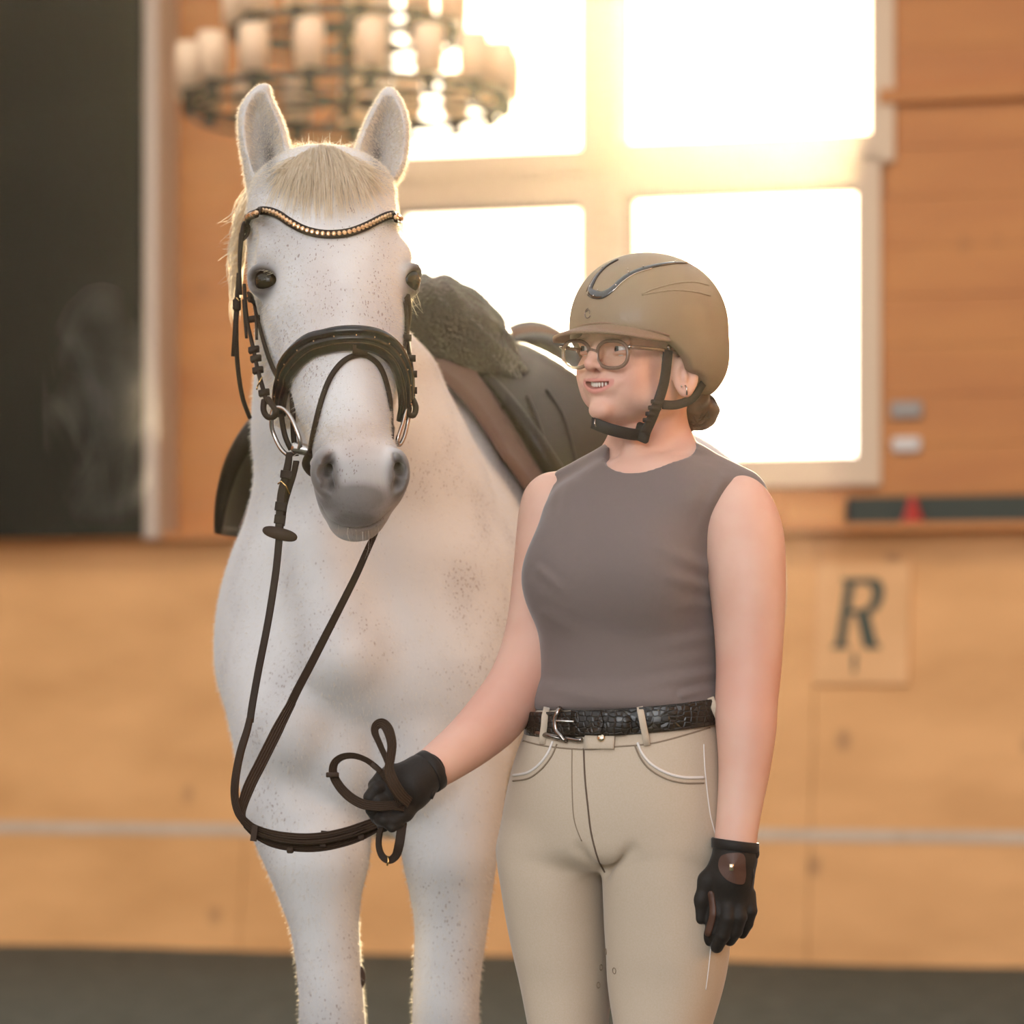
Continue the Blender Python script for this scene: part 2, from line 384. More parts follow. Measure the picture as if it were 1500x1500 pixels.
for i in range(len(zs)-1):
    zc = (zs[i]+zs[i+1])/2; sp = [(-7.5, 7.5)]
    for (a, b, c, d) in wins:
        if c < zc < d:
            ns = []
            for (p, q) in sp:
                if a > p: ns.append((p, min(a, q)))
                if b < q: ns.append((max(b, p), q))
            sp = ns
    for (p, q) in sp: m.box(p, q, OFF+.03, OFF+TH-.01, zs[i], zs[i+1])
wobj(m, 'backing_board', m_pine, wall)
for i, (a, b, c, d) in enumerate(wins):
    w = empty('window_%d' % (i+1), tuple(WM @ Vector(((a+b)/2, OFF, c)))); w['kind'] = 'structure'
    t = .055
    m = MB(); m.box(a-.10, a, OFF-.03, OFF+TH, c-.12, d+.12); m.box(b, b+.10, OFF-.03, OFF+TH, c-.12, d+.12)
    m.box(a, b, OFF-.03, OFF+TH, c-.12, c); m.box(a, b, OFF-.03, OFF+TH, d, d+.12)
    wobj(m, 'window_frame', m_frame, w)
    r = .035; m = MB()       # sash with rounded inner corners
    for sx, sz, cx, cz in ((1,1,a,c), (-1,1,b,c), (1,-1,a,d), (-1,-1,b,d)):
        vs = [(cx, yy, cz) for yy in (OFF+.06, OFF+.11)]; fs = []
        arc = [(cx+sx*r*(1-math.sin(t2)), cz+sz*r*(1-math.cos(t2))) for t2 in np.linspace(0, math.pi/2, 7)]
        for yy in (OFF+.06, OFF+.11): vs += [(x, yy, z) for x, z in arc]
        for k2 in range(6): fs += [(0, 2+k2, 3+k2), (1, 9+k2+1, 9+k2), (2+k2, 3+k2, 10+k2, 9+k2)]
        m.add(vs, fs)
    wobj(m, 'sash_corner', m_frame, w)
    wobj(MB().box(a, b, OFF+.10, OFF+.106, c, d), 'pane', m_glass, w)
# side walls and roof edge beyond the picture
m = MB().box(-7.7, -7.5, -18, OFF+TH, 0, TOPZ); o = wobj(m, 'wall_left', m_pine); o['kind'] = 'structure'
m = MB().box(7.5, 7.7, -18, OFF+TH, 0, TOPZ); o = wobj(m, 'wall_right', m_pine); o['kind'] = 'structure'
m = MB().box(-7.7, 7.7, -2.2, OFF+TH+.6, TOPZ, TOPZ+.1); o = wobj(m, 'ceiling', m_dark_roof); o['kind'] = 'structure'
# kickboard: leaning plywood panels
kz = wl(750, 783, .30)[1]; sh = Matrix(((1,0,0,0), (0,1,.30/kz,0), (0,0,1,0), (0,0,0,1)))
kick = empty('kickboard', tuple(WM @ Vector((0, 0, 0)))); kick['kind'] = 'structure'
def slant(mb): mb.v = [tuple(sh @ Vector(v)) for v in mb.v]; return mb
for k2, s0 in enumerate(np.arange(-7.3, 7.3, 1.22)):
    for z0, z1 in ((0, .5), (.5, kz)):
        m = MB().box(s0+.002, s0+1.218, 0, .03, z0+.002-(.06 if z0 == 0 else 0), z1-.002); wobj(slant(m), 'panel', m_ply, kick)
zs0 = wl(750, 1228, .08)[1]; zs1 = wl(750, 1210, .08)[1]
wobj(slant(MB().box(-7.3, 7.3, -.006, 0, zs0, zs1)), 'painted_stripe', m_stripe, kick)
wobj(MB().box(-7.3, 7.3, .15, OFF+.02, kz-.012, kz+.022), 'top_ledge', m_pine, kick)
wobj(MB().box(-7.5, 7.5, OFF+.03, OFF+TH-.01, -.1, zb-.05), 'lower_backing', m_pine, wall)
# dark tall panel with pale edge strip
def box_px(l, r, t, b, off0, off1, name, m, parent=None, bev=.004):
    s0, z1 = wl(l, t, off0); s1, _ = wl(r, t, off0); _, z0 = wl((l+r)/2, b, off0)
    return wobj(MB().box(s0, s1, off0, off1, z0, z1, bev), name, m, parent)
zl = kz+.022
s0 = wl(-150, 400, .10)[0]; s1 = wl(211, 400, .10)[0]; s2 = wl(233, 400, .10)[0]
tp = empty('tall_panel', tuple(WM @ Vector((s0, .1, zl))), 'tall black-green panel with a pale edge strip, standing on the kickboard ledge', 'panel')
zl2 = wl(222, 786, .1)[1]
wobj(MB().box(s0, s1, .10, .33, zl2, TOPZ-.02, .01), 'dark_panel', m_dgreen, tp)
wobj(MB().box(s1, s2, .09, .33, zl2-.01, TOPZ-.02, .006), 'pale_edge_strip', m_pale, tp)['label'] = 'pale vertical edge strip'
for zz in np.arange(TOPZ, TOPZ-.3, .9): wobj(MB().box(s0, s1, .094, .10, zz, zz+.012), 'seam', m_iron, tp)
# things on the ledge and wall at right
gb = empty('ledge_board', tuple(WM @ Vector((wl(1330, 765, .28)[0], .29, zl))), 'long dark green board lying on the kickboard ledge right of the big window', 'board')
s0, s1 = wl(1240, 745, .28)[0], wl(1600, 745, .28)[0]; zt = wl(1330, 727, .28)[1]
wobj(MB().box(s0, s1, .285, .335, zl, zt, .006), 'board', m_green, gb)
wobj(MB().box(s0, s0+.02, .281, .286, zl, zt), 'end_edge', m_iron, gb)
s = wl(1340, 750, .27)[0]; m = MB(); m.lathe([(0, 0), (.05, 0), (.05, .012), (.042, .012), (.012, .105), (0, .108)], (s, .205, zl), n=16)
m.v = [tuple(v) for v in m.v]
rc = wobj(m, 'marker_cone', m_red, smooth=True); tag(rc, 'small red cone on the ledge in front of the dark green board', 'cone')
s0, s1 = wl(1150, 745, .28)[0], wl(1236, 745, .28)[0]
yb = wobj(MB().box(s0, s1, .29, .33, zl, wl(1200, 738, .28)[1], .004), 'wood_block', mat('orange_wood', (.62, .28, .07), .5)); tag(yb, 'short orange wooden batten on the ledge left of the dark green board', 'batten')
a = box_px(1304, 1350, 588, 612, OFF-.03, OFF, 'junction_box', m_grey, None, .008); tag(a, 'small grey junction box on the wall right of the window, the upper of two', 'box')
b2 = box_px(1306, 1348, 640, 662, OFF-.03, OFF, 'wall_socket', m_white, None, .008); tag(b2, 'small pale wall socket below the grey junction box', 'socket')
tag(wobj(MB().box(wl(1290, 1, OFF)[0], wl(1900, 1, OFF)[0], OFF-.05, OFF, wl(1400, 150, OFF)[1], wl(1400, 128, OFF)[1], .005), 'wall_rail', m_pine), 'thin wooden rail along the upper wall right of the windows', 'rail')
# letter board R
s0, zt = wl(1190, 822, .15); s1, zb2 = wl(1330, 1003, .15)
off_at = lambda z: .30*z/kz
lb = empty('letter_board', tuple(WM @ Vector(((s0+s1)/2, off_at(zb2), zb2))), 'square plywood board with dark green letter R on the kickboard', 'sign')
mbd = wood_mat('birch_board', (.84, .47, .20), (.74, .40, .155), (.5, 1, 1))
wobj(slant(MB().box(s0, s1, -.02, -.002, zb2, zt, .004)), 'board', mbd, lb)
def poly_solid(pts, y0, y1):
    from mathutils.geometry import tessellate_polygon
    loops = pts if isinstance(pts[0][0], (list, tuple)) else [pts]
    flat = [q for lp in loops for q in lp]; tri = tessellate_polygon([[Vector((x, z, 0)) for x, z in lp] for lp in loops])
    nn = len(flat); vs = [(x, y0, z) for x, z in flat]+[(x, y1, z) for x, z in flat]
    fs = [tuple(t) for t in tri]+[tuple(i+nn for i in reversed(t)) for t in tri]; k0 = 0
    for lp in loops:
        L_ = len(lp)
        for i in range(L_): j = (i+1) % L_; fs.append((k0+i, k0+j, k0+j+nn, k0+i+nn))
        k0 += L_
    return vs, fs
# R: stem with serifs, bowl with counter, leg  (unit height 1), slightly slanted
R_out = [(.02,0),(.30,0),(.30,.05),(.24,.07),(.24,.46),(.36,.46),(.56,.02),(.60,0),(.84,0),(.84,.05),(.78,.07),(.57,.48)]
R_out += [(.57+.20*math.sin(t)**1, .72-.24*math.cos(t)) for t in np.linspace(.35, math.pi, 10)] + [(.02,1.0-.04),(.02,.91),(.08,.90),(.08,.07),(.02,.05)]
R_in = [(.24,.54),(.24,.88),(.42,.88)] + [(.44+.14*math.sin(t), .71+.17*math.cos(t)) for t in np.linspace(.1, math.pi-.1, 8)] + [(.42,.54)]
x0, z0 = wl(1214, 950, .15); hgt = wl(1214, 842, .15)[1]-z0
tr = lambda lp: [(x0+(x+.16*z)*hgt*.80, z0+z*hgt) for x, z in lp]
vs, fs = poly_solid([tr(R_out), tr(R_in)], -.026, -.019)
wobj(slant(MB().add(vs, fs)), 'letter', mat('letter_green', (.05, .065, .04), .6), lb)
x1, z1 = wl(1249, 985, .15); q = .028
vs, fs = poly_solid([(x1-.2*q, z1), (x1+.35*q, z1), (x1+.2*q, z1+q*1.2), (x1+.5*q, z1+2*q), (x1+.1*q, z1+2.9*q), (x1-.4*q, z1+2*q), (x1-.1*q, z1+1.2*q)], -.026, -.019)
wobj(slant(MB().add(vs, fs)), 'small_mark', m_green, lb)
# chandelier
cc = Vector(P(508, 150, 12.4)); ch = empty('chandelier', tuple(cc), 'large round black iron chandelier ringed with cream lamp shades', 'chandelier')
def ring(R, z, r=.016): return MB().tube([cc+Vector((R*math.cos(a), R*math.sin(a), z)) for a in np.linspace(0, 2*math.pi, 48, endpoint=False)], r, 8, closed=True)
sh_v = MB(); sh_v.lathe([(.032, 0), (.050, .0), (.056, .10), (.050, .165), (.046, .165), (.050, .10), (.044, .01), (.032, .01)], (0,0,0), n=14)
proto = None
for (R, z, nn, ph) in ((.58, 0, 17, .1), (.40, .26, 11, .3)):
    ring(R, z).build('ring', m_iron, ch); ring(R*.97, z-.05, .009).build('ring', m_iron, ch)
    for i in range(nn):
        a = 2*math.pi*i/nn+ph; p = cc+Vector((R*math.cos(a), R*math.sin(a), z+.02))
        if proto is None: proto = sh_v.build('lamp_shade', m_shade, ch); q = proto
        else: q = proto.copy(); COL.objects.link(q); q.parent = ch
        q.matrix_parent_inverse = Matrix.Translation(-cc); q.location = p
        MB().lathe([(0, -.07), (.02, -.06), (.028, -.02), (.014, .02), (0, .02)], p, n=10).build('lamp_cup', m_iron, ch)
    for i in range(4):
        a = math.pi*i/4+.2; d = Vector((R*math.cos(a), R*math.sin(a), z)); MB().tube([cc+d, cc+Vector((-d.x, -d.y, z))], .010, 6).build('spoke', m_iron, ch)
MB().tube([cc+Vector((0, 0, -.06)), Vector((cc.x, cc.y, TOPZ))], .018, 8).build('rod', m_iron, ch)
# ------------------------------------------------------------------ the grey horse
hs = Sculpt([(-.60,.010), (-.50,.006), (-.42,.0034), (-.10,.0034), (0.0,.008), (.62,.012)],
            [(4.70,.0045), (4.76,.0034), (5.20,.0034), (5.35,.007), (5.6,.010), (7.5,.016)],
            [(-.02,.008), (.6,.008), (1.18,.005), (1.27,.0034), (2.0,.0034)])
HY = 12.0; NY = -18.0
uh, vh = yawdir(HY)
def hit_field(s, px, py, y0=4.6, y1=6.0):
    Ys = np.arange(y0, y1, .002); X = (px-750)/F*Ys; Z = CAMZ-(py-1030)/F*Ys
    I = [np.clip(np.searchsorted(a, q)-1, 0, len(a)-2) for a, q in zip(s.ax, (X, Ys, Z))]
    T = [np.clip((q-a[i])/(a[i+1]-a[i]), 0, 1) for a, q, i in zip(s.ax, (X, Ys, Z), I)]
    f = 0
    for dx in (0,1):
        for dy in (0,1):
            for dz in (0,1): f = f + s.F[I[0]+dx, I[1]+dy, I[2]+dz]*(T[0] if dx else 1-T[0])*(T[1] if dy else 1-T[1])*(T[2] if dz else 1-T[2])
    j = np.argmax(f < 0)
    return P(px, py, Ys[j] if f[j] < 0 else 5.0)
# trunk, stacked along the depth of the hall
trunk = [(5.42,-.205,1.15,.14,.14,.18), (5.65,-.175,1.22,.215,.28,.32), (5.9,-.115,1.25,.270,.37,.38), (6.2,0.0,1.25,.31,.34,.39),
         (6.5,.10,1.25,.325,.33,.37), (6.75,.19,1.27,.318,.34,.32), (6.95,.245,1.27,.312,.335,.28), (7.15,.27,1.25,.27,.30,.26), (7.32,.28,1.2,.14,.20,.18)]
hs.stack(trunk, u=(1,0,0), v=(0,0,1), w=(0,1,0), k=.05, kc=.08, p=2.15)
# neck and breast
S1 = lambda py, l, r, Y, b, bm=None: sec_px(py, l, r, Y, b, bm, NY)
neck = [S1(262,412,536,5.22,.07), S1(330,392,550,5.26,.10), S1(400,386,565,5.31,.14), S1(470,386,590,5.37,.17), S1(520,385,632,5.43,.20), S1(570,378,655,5.47,.22),
        S1(640,374,690,5.50,.235), S1(700,378,717,5.53,.245), S1(760,366,742,5.56,.26), S1(820,342,765,5.57,.275), S1(880,326,780,5.58,.29),
        S1(940,320,790,5.58,.30), S1(1000,325,785,5.57,.30), S1(1060,345,765,5.56,.28), S1(1120,356,748,5.56,.24), S1(1180,384,715,5.56,.18), S1(1222,430,670,5.56,.11)]
un, vn = yawdir(NY)
hs.stack(neck, u=un, v=vn, k=.05, kc=.05, p=2.12)
# pectorals and breast furrow
hs.ell(P(440,1040,5.40), (.100,.09,.15), k=.06); hs.ell(P(625,1040,5.42), (.105,.09,.15), k=.06)
hs.cone(P(540,1085,5.265), P(538,1225,5.36), .012, .034, k=.05, mode='cut')
hs.ell(P(420,1150,5.38), (.07,.08,.11), k=.04); hs.ell(P(640,1150,5.42), (.075,.08,.11), k=.04)
# windpipe line and collar muscle on the neck
hs.cone(P(470,800,5.32), P(500,960,5.29), .045, .06, k=.05)
# front legs
def leg(outl, Y, g):
    sec = [sec_px(py, l, r, Y+dy, b, None, 0) for (py, l, r, b, dy) in outl]
    hs.stack(sec, k=.035, kc=.012, p=2.1)
legA = [(1120,366,512,.10,.06),(1165,370,530,.11,.04),(1200,375,543,.105,.02),(1260,386,541,.092,0),(1320,410,528,.078,0),(1370,427,527,.068,0),(1448,437,532,.062,0),
        (1530,438,537,.060,0),(1575,446,530,.052,.005),(1620,455,522,.040,.01),(1720,458,520,.036,.01),(1820,456,522,.040,.01),(1855,450,528,.048,.0),(1895,460,520,.038,-.02),(1925,452,530,.045,-.03),(1945,446,536,.055,-.035),(1992,436,546,.070,-.04)]
legB = [(1110,600,742,.10,.06),(1160,592,740,.11,.04),(1205,588,735,.105,.02),(1260,590,728,.092,0),(1310,600,721,.078,0),(1360,607,714,.068,0),(1448,605,703,.062,0),
        (1530,604,702,.060,0),(1575,612,696,.052,.005),(1620,620,688,.040,.01),(1720,622,684,.036,.01),(1815,620,686,.040,.01),(1845,614,692,.048,0),(1885,624,684,.038,-.02),(1915,616,694,.045,-.03),(1935,610,700,.055,-.035),(1981,600,710,.070,-.04)]
leg(legA, 5.37, 0); leg(legB, 5.42, 0)
# breast muscles hanging over the tops of the forelegs
hs.ell(P(437,1068,5.375), (.095,.115,.105), k=.022); hs.ell(P(505,1115,5.375), (.075,.100,.100), k=.022); hs.ell(P(600,1112,5.385), (.085,.100,.100), k=.022)
hs.cone(P(545,1120,5.262), P(541,1222,5.31), .004, .012, k=.03, mode='cut')
# hind legs
for (X, Yh) in ((.14, 6.70), (.36, 6.86)):
    hs.chain([(X,Yh,1.05),(X+.0,Yh-.06,.86),(X+.0,Yh+.10,.62),(X+.0,Yh+.16,.56)], [.155,.11,.065,.06], k=.06)
    hs.chain([(X,Yh+.17,.58),(X,Yh+.14,.48),(X,Yh+.10,.26),(X,Yh+.07,.20),(X,Yh+.01,.09)], [.055,.045,.034,.046,.034], k=.02)
    hs.cone((X,Yh-.03,.035), (X,Yh+.0,.085), .068, .05, k=.01)
hs.plane((0,0,.004), (0,0,-1), 0, ((-.6,4.7,-.02),(.62,7.5,.03)))
# head
S2 = lambda py, l, r, Y, b, bm=None: sec_px(py, l, r, Y, b, bm, HY)
headsec = [S2(216,432,514,5.14,.045), S2(236,398,550,5.12,.075), S2(262,374,573,5.10,.095), S2(300,364,580,5.09,.115), S2(350,362,586,5.07,.13), S2(392,372,597,5.055,.137), S2(450,384,590,5.03,.135),
           S2(500,400,588,5.005,.125), S2(550,415,583,4.975,.11), S2(600,432,573,4.94,.097), S2(635,450,571,4.915,.086), S2(670,458,588,4.895,.078),
           S2(700,458,598,4.885,.075), S2(728,463,590,4.882,.070), S2(752,472,573,4.885,.06), S2(772,488,562,4.89,.045), S2(781,500,548,4.892,.035)]
hs.stack(headsec, u=uh, v=vh, k=.012, kc=.02, p=2.25)
def hc(py):
    A = sorted([(1030-(t-CAMZ)*F/5.0, a, b) for (t, a, b, *_ ) in headsec]); A = np.array(A)
    return np.interp(py, A[:,0], A[:,1]), np.interp(py, A[:,0], A[:,2])
def hp(u, v, py):
    a, b = hc(py); q = uh*(a+u)+vh*(b+v); q = np.array(q); q[2] = CAMZ-(py-1030)/F*q[1]; return q
RH = np.stack([uh, vh, (0,0,1)], 1)
for sg in (-1, 1):
    hs.ell(hp(sg*.066, .085, 508), (.040,.118,.118), RH, k=.03)           # cheek
    hs.ell(hp(sg*.058, .03, 395), (.055,.07,.06), RH, k=.03)
    hs.cone(hp(sg*.088, -.030, 415), hp(sg*.062, -.045, 530), .018, .010, k=.025)   # facial crest
    hs.ell(hp(sg*.078, -.060, 372), (.032,.030,.022), RH, k=.025)         # brow bone
# hollow above the eyes, jaw groove
hs.ell(hp(-.122, -.01, 352), (.018,.03,.022), RH, k=.03, mode='cut')
hs.cone(hp(0, -.108, 440), hp(0, -.078, 620), .030, .022, k=.03)
# lower jaw and chin
hs.cone(hp(0,.06,560), hp(0,.03,745), .050, .030, k=.03); hs.ell(hp(0,.022,772), (.034,.030,.020), RH, k=.014)
# nostrils
nl = hit_field(hs, 480, 688); nr = hit_field(hs, 580, 688)
hs.ell(P(474,690,nl[1]+.006), (.019,.022,.033), RH, k=.015); hs.ell(P(581,691,nr[1]+.006), (.019,.022,.033), RH, k=.015)
hs.ell(P(530,735,4.835), (.034,.020,.024), RH, k=.02)
for pts, rs in (((488,666,.0035),(481,676,.007),(476,692,.0095),(481,709,.008),(489,717,.004)), 1), (((577,664,.0035),(583,674,.006),(587,690,.0085),(584,707,.0075),(577,715,.004)), 2):
    q = [hit_field(hs, x, y) for x, y, r in pts]
    q2 = [a+np.array((0, .004, 0)) for a in q]; rr = [r for *_, r in pts]
    for i in range(len(q)-1): hs.cone(q2[i], q2[i+1], rr[i], rr[i+1], k=.004, mode='cut')
    m_ = q2[2]; hs.cone(m_, m_+np.array((.008*(1 if rs == 1 else -1), .03, .012)), .009, .007, k=.004, mode='cut')
# mouth
mp_ = [hit_field(hs, x, y)+np.array((0,.001,0)) for x, y in ((471,742),(478,757),(492,768),(512,774),(535,773),(556,764),(570,748))]
for i in range(len(mp_)-1): hs.cone(mp_[i], mp_[i+1], .0022, .0022, k=.005, mode='cut')
# eyes
EYE = []
for sg, (ex, ey) in ((-1, (389,411)), (1, (592,409))):
    pe = hit_field(hs, ex, ey) if sg < 0 else hp(.104, -.070, 411)
    nrm = uh*sg*.80 - vh*.60; nrm = nrm/np.linalg.norm(nrm)
    if sg < 0: nrm = uh*-.62-vh*.78
    R = rot_axes(nrm)
    hs.ell(pe-nrm*.006, (.032,.020,.026), R, k=.014)
    hs.ell(pe+nrm*.012, (.0245,.021,.0180), R, k=.004, mode='cut')
    sd, up = R[:,0], R[:,2]
    lid = [pe+sd*(.0255*math.cos(t))+up*(.0185*math.sin(t)+.001)+nrm*(.010-.008*math.cos(t)**2) for t in np.linspace(.1, math.pi-.1, 8)]
    hs.chain(lid, [.0025]+[.0042]*6+[.0025], k=.006)
    lid = [pe+sd*(.0245*math.cos(t))-up*(.0165*math.sin(t))+nrm*(.006-.007*math.cos(t)**2) for t in np.linspace(.1, math.pi-.1, 8)]
    hs.chain(lid, [.002]+[.003]*6+[.002], k=.006)
    EYE.append((pe-nrm*(.0085 if sg < 0 else .0045), nrm))
# ears: cupped shells
def ear(outl, Y, yaw, inner, tipb):
    sec = []; cut = []
    uu, vv = yawdir(yaw)
    for i, (py, l, r, b) in enumerate(outl):
        sec.append(sec_px(py, l, r, Y+.0, b, b*.75, yaw))
    hs.stack(sec, u=uu, v=vv, k=.014, kc=.006, p=2.0)
    for (py, l, r, b) in inner:
        t, ca, cb, ra, rp, rm = sec_px(py, l, r, Y-.022, b, None, yaw); cut.append((t, ca, cb, ra, rp, rm))
    hs.stack(cut, u=uu, v=vv, k=.004, kc=.006, p=2.0, mode='cut')
ear([(300,372,412,.028),(272,362,420,.030),(245,357,423,.032),(215,352,424,.033),(185,349,417,.031),(160,351,407,.027),(140,362,398,.020),(127,375,397,.012),(122,381,394,.006)], 5.13, 14,
    [(268,378,396,.010),(245,370,410,.022),(215,362,415,.027),(185,359,408,.026),(160,362,398,.023),(143,371,392,.016),(134,378,391,.010)], 0)
ear([(292,530,572,.028),(272,524,577,.030),(248,519,592,.032),(220,519,598,.033),(190,530,600,.032),(165,541,596,.027),(145,552,588,.020),(132,560,580,.012),(127,565,575,.006)], 5.17, 2,
    [(268,545,566,.012),(245,530,583,.023),(220,528,590,.028),(190,538,591,.027),(165,549,587,.024),(148,558,580,.016),(139,563,576,.010)], 0)
Hv, Hq = hs.mesh(2)
m_horse = mat('grey_coat', (.67, .645, .625), .62, spec=.25, sheen=.3, noise=(9, 5, (.54, .515, .505), .46, .80))
def _coat(m):
    nt = m.node_tree; N = nt.nodes.new; L = nt.links.new; b = nt.nodes['Principled BSDF']
    tc = N('ShaderNodeTexCoord'); mp = N('ShaderNodeMapping'); L(tc.outputs['Object'], mp.inputs[0]); mp.inputs['Scale'].default_value = (270, 270, 150); mp.inputs['Rotation'].default_value = (0, .25, 0)
    dn = N('ShaderNodeTexNoise'); L(tc.outputs['Object'], dn.inputs['Vector']); dn.inputs['Scale'].default_value = 60; dn.inputs['Detail'].default_value = 2
    dm = N('ShaderNodeVectorMath'); dm.operation = 'MULTIPLY_ADD'; L(dn.outputs['Color'], dm.inputs[0]); dm.inputs[1].default_value = (3.2, 3.2, 3.2); L(mp.outputs[0], dm.inputs[2])
    vo = N('ShaderNodeTexVoronoi'); L(dm.outputs[0], vo.inputs['Vector']); vo.inputs['Scale'].default_value = 1
    nz = N('ShaderNodeTexNoise'); L(tc.outputs['Object'], nz.inputs['Vector']); nz.inputs['Scale'].default_value = 9; nz.inputs['Detail'].default_value = 3
    thr = N('ShaderNodeMapRange'); L(nz.outputs['Fac'], thr.inputs[0]); thr.inputs[1].default_value = .42; thr.inputs[2].default_value = .75; thr.inputs[3].default_value = .16; thr.inputs[4].default_value = .48
    sub = N('ShaderNodeMath'); sub.operation = 'SUBTRACT'; L(thr.outputs[0], sub.inputs[0]); L(vo.outputs['Distance'], sub.inputs[1])
    gate = N('ShaderNodeSeparateColor'); L(vo.outputs['Color'], gate.inputs[0])
    at = N('ShaderNodeAttribute'); at.attribute_name = 'fleck'
    g2 = N('ShaderNodeMath'); g2.operation = 'LESS_THAN'; L(gate.outputs[0], g2.inputs[0]); L(at.outputs['Fac'], g2.inputs[1])
    mr = N('ShaderNodeMapRange'); L(sub.outputs[0], mr.inputs[0]); mr.inputs[1].default_value = 0; mr.inputs[2].default_value = .10
    mu = N('ShaderNodeMath'); mu.operation = 'MULTIPLY'; L(mr.outputs[0], mu.inputs[0]); L(g2.outputs[0], mu.inputs[1])
    mu2 = N('ShaderNodeMath'); mu2.operation = 'MULTIPLY'; L(mu.outputs[0], mu2.inputs[0]); mu2.inputs[1].default_value = .62
    mx = N('ShaderNodeMix'); mx.data_type = 'RGBA'; L(mu2.outputs[0], mx.inputs['Factor']); L(b.inputs['Base Color'].links[0].from_socket, mx.inputs['A']); mx.inputs['B'].default_value = (.20, .11, .08, 1)
    L(mx.outputs['Result'], b.inputs['Base Color'])
    # short hair lie: fine stretched relief
    m2 = N('ShaderNodeMapping'); L(tc.outputs['Object'], m2.inputs[0]); m2.inputs['Scale'].default_value = (420, 420, 90)
    n2 = N('ShaderNodeTexNoise'); L(m2.outputs[0], n2.inputs['Vector']); n2.inputs['Scale'].default_value = 1
    bp = N('ShaderNodeBump'); L(n2.outputs['Fac'], bp.inputs['Height']); bp.inputs['Strength'].default_value = .25; bp.inputs['Distance'].default_value = .002; L(bp.outputs[0], b.inputs['Normal'])
_coat(m_horse)
mix_attr(m_horse, 'grey_skin', (.13, .115, .105)); mix_attr(m_horse, 'dark_skin', (.035, .026, .02)); mix_attr(m_horse, 'pink', (.55, .38, .30))
horse = empty('horse', (-.2, 5.7, 0), 'white-grey horse with flecked coat, wearing a bridle and saddle, facing the camera', 'horse')
hbody = mesh_obj('body', Hv, Hq, m_horse, horse)
px_ = 750+Hv[:,0]*F/Hv[:,1]; py_ = 1030-(Hv[:,2]-CAMZ)*F/Hv[:,1]
def blob(X, Y, rx, ry, y1=5.2, a=0):   # markings of the skin, placed on the head by where they are seen from the front
    d = ((px_-X)/rx)**2+((py_-Y)/ry)**2; return np.exp(-d*d*.7)*(Hv[:,1] < y1)
gs = .95*blob(472,695,22,42)+.88*blob(590,695,20,40)+.85*blob(522,740,56,28)+.45*blob(530,700,60,35)+.5*blob(520,772,45,16)
gs = np.maximum(gs, .3*blob(530,668,34,16))
for c, n_ in EYE:
    d = np.linalg.norm(Hv-(c+n_*.012), axis=1); gs = np.maximum(gs, 1.0*np.exp(-(d/.031)**4)); 
def eardark(cx, cy, rx, ry, Y): 
    d = ((px_-cx)/rx)**2+((py_-cy)/ry)**2; return np.exp(-d)*((Hv[:,1] < 5.25) & (py_ < 285))
gs = np.maximum(gs, .66*eardark(388,205,22,62,5.1)+.58*eardark(562,205,24,58,5.1))
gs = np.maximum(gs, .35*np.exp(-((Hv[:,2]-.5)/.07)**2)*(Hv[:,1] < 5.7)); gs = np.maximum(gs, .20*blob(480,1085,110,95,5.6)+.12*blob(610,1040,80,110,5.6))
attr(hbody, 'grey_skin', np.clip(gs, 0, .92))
ds = np.zeros(len(Hv))
for c, n_ in EYE: ds = np.maximum(ds, .9*np.exp(-(np.linalg.norm(Hv-(c+n_*.010), axis=1)/.0245)**6))
for pts in (((484,676),(479,695),(485,710)), ((584,676),(585,692),(582,706))):
    for x, y in pts: ds = np.maximum(ds, .95*np.exp(-(((px_-x)/7)**2+((py_-y)/9)**2))*(Hv[:,1] < 5.0))
ds = np.maximum(ds, .9*(Hv[:,2] < .085))
ds = np.maximum(ds, .8*np.exp(-(((px_-395)/9)**2+((py_-228)/26)**2))*(Hv[:,1] < 5.2)); ds = np.maximum(ds, .75*np.exp(-(((px_-552)/9)**2+((py_-228)/24)**2))*(Hv[:,1] < 5.2))
attr(hbody, 'dark_skin', np.clip(ds, 0, 1))
attr(hbody, 'pink', np.clip(.35*blob(400,270,30,40)*0+.30*blob(520,640,40,30)+.25*blob(470,440,30,60)+.35*blob(515,779,35,5), 0, 1))
attr(hbody, 'fleck', np.clip(.34+.30*blob(430,470,70,120)+.25*blob(560,430,30,90)+.15*((px_ > 600)&(py_ < 1000)&(Hv[:,1]<5.9)), 0, 1))
HB = bvh_of(Hv, Hq)
def onh(px, py, off=.003, y0=None):
    """point and normal on the horse where a pixel's line of sight meets it"""
    o_ = Vector((0,0,CAMZ)); d = Vector(P(px, py, 5.0))-o_; d.normalize()
    h, nn, i_, di = HB.ray_cast(o_, d)
    if h is None or h.y > 6.2:
        q, nn, i_, di = HB.find_nearest(Vector(P(px, py, y0 or 5.05))); h = Vector(P(px, py, q.y)); 
    if nn.y > 0: nn = -nn
    return h+nn*off, nn
# eyes
m_eye = mat('horse_eye', (.010, .005, .003), .10, spec=.35); m_pupil = mat('pupil', (.001, .001, .001), .1)
for c, n_ in EYE:
    e = MB().ball(c, .0205, 24).build('eye', m_eye, horse)
    R = Matrix(rot_axes(n_).tolist()); pm = MB().ball(Vector(c)+Vector(n_)*.0192, .0017, 12, sc=(4.6, .9, 2.6), M=R).build('pupil', m_pupil, e)
# chestnut callus on the inside of the foreleg
o = MB().ball(P(529,1432,5.36), .009, 12, sc=(.8, 1, 2.0)).build('chestnut', mat('callus', (.05, .028, .018), .8, bump=(120, .6, .004)), horse)
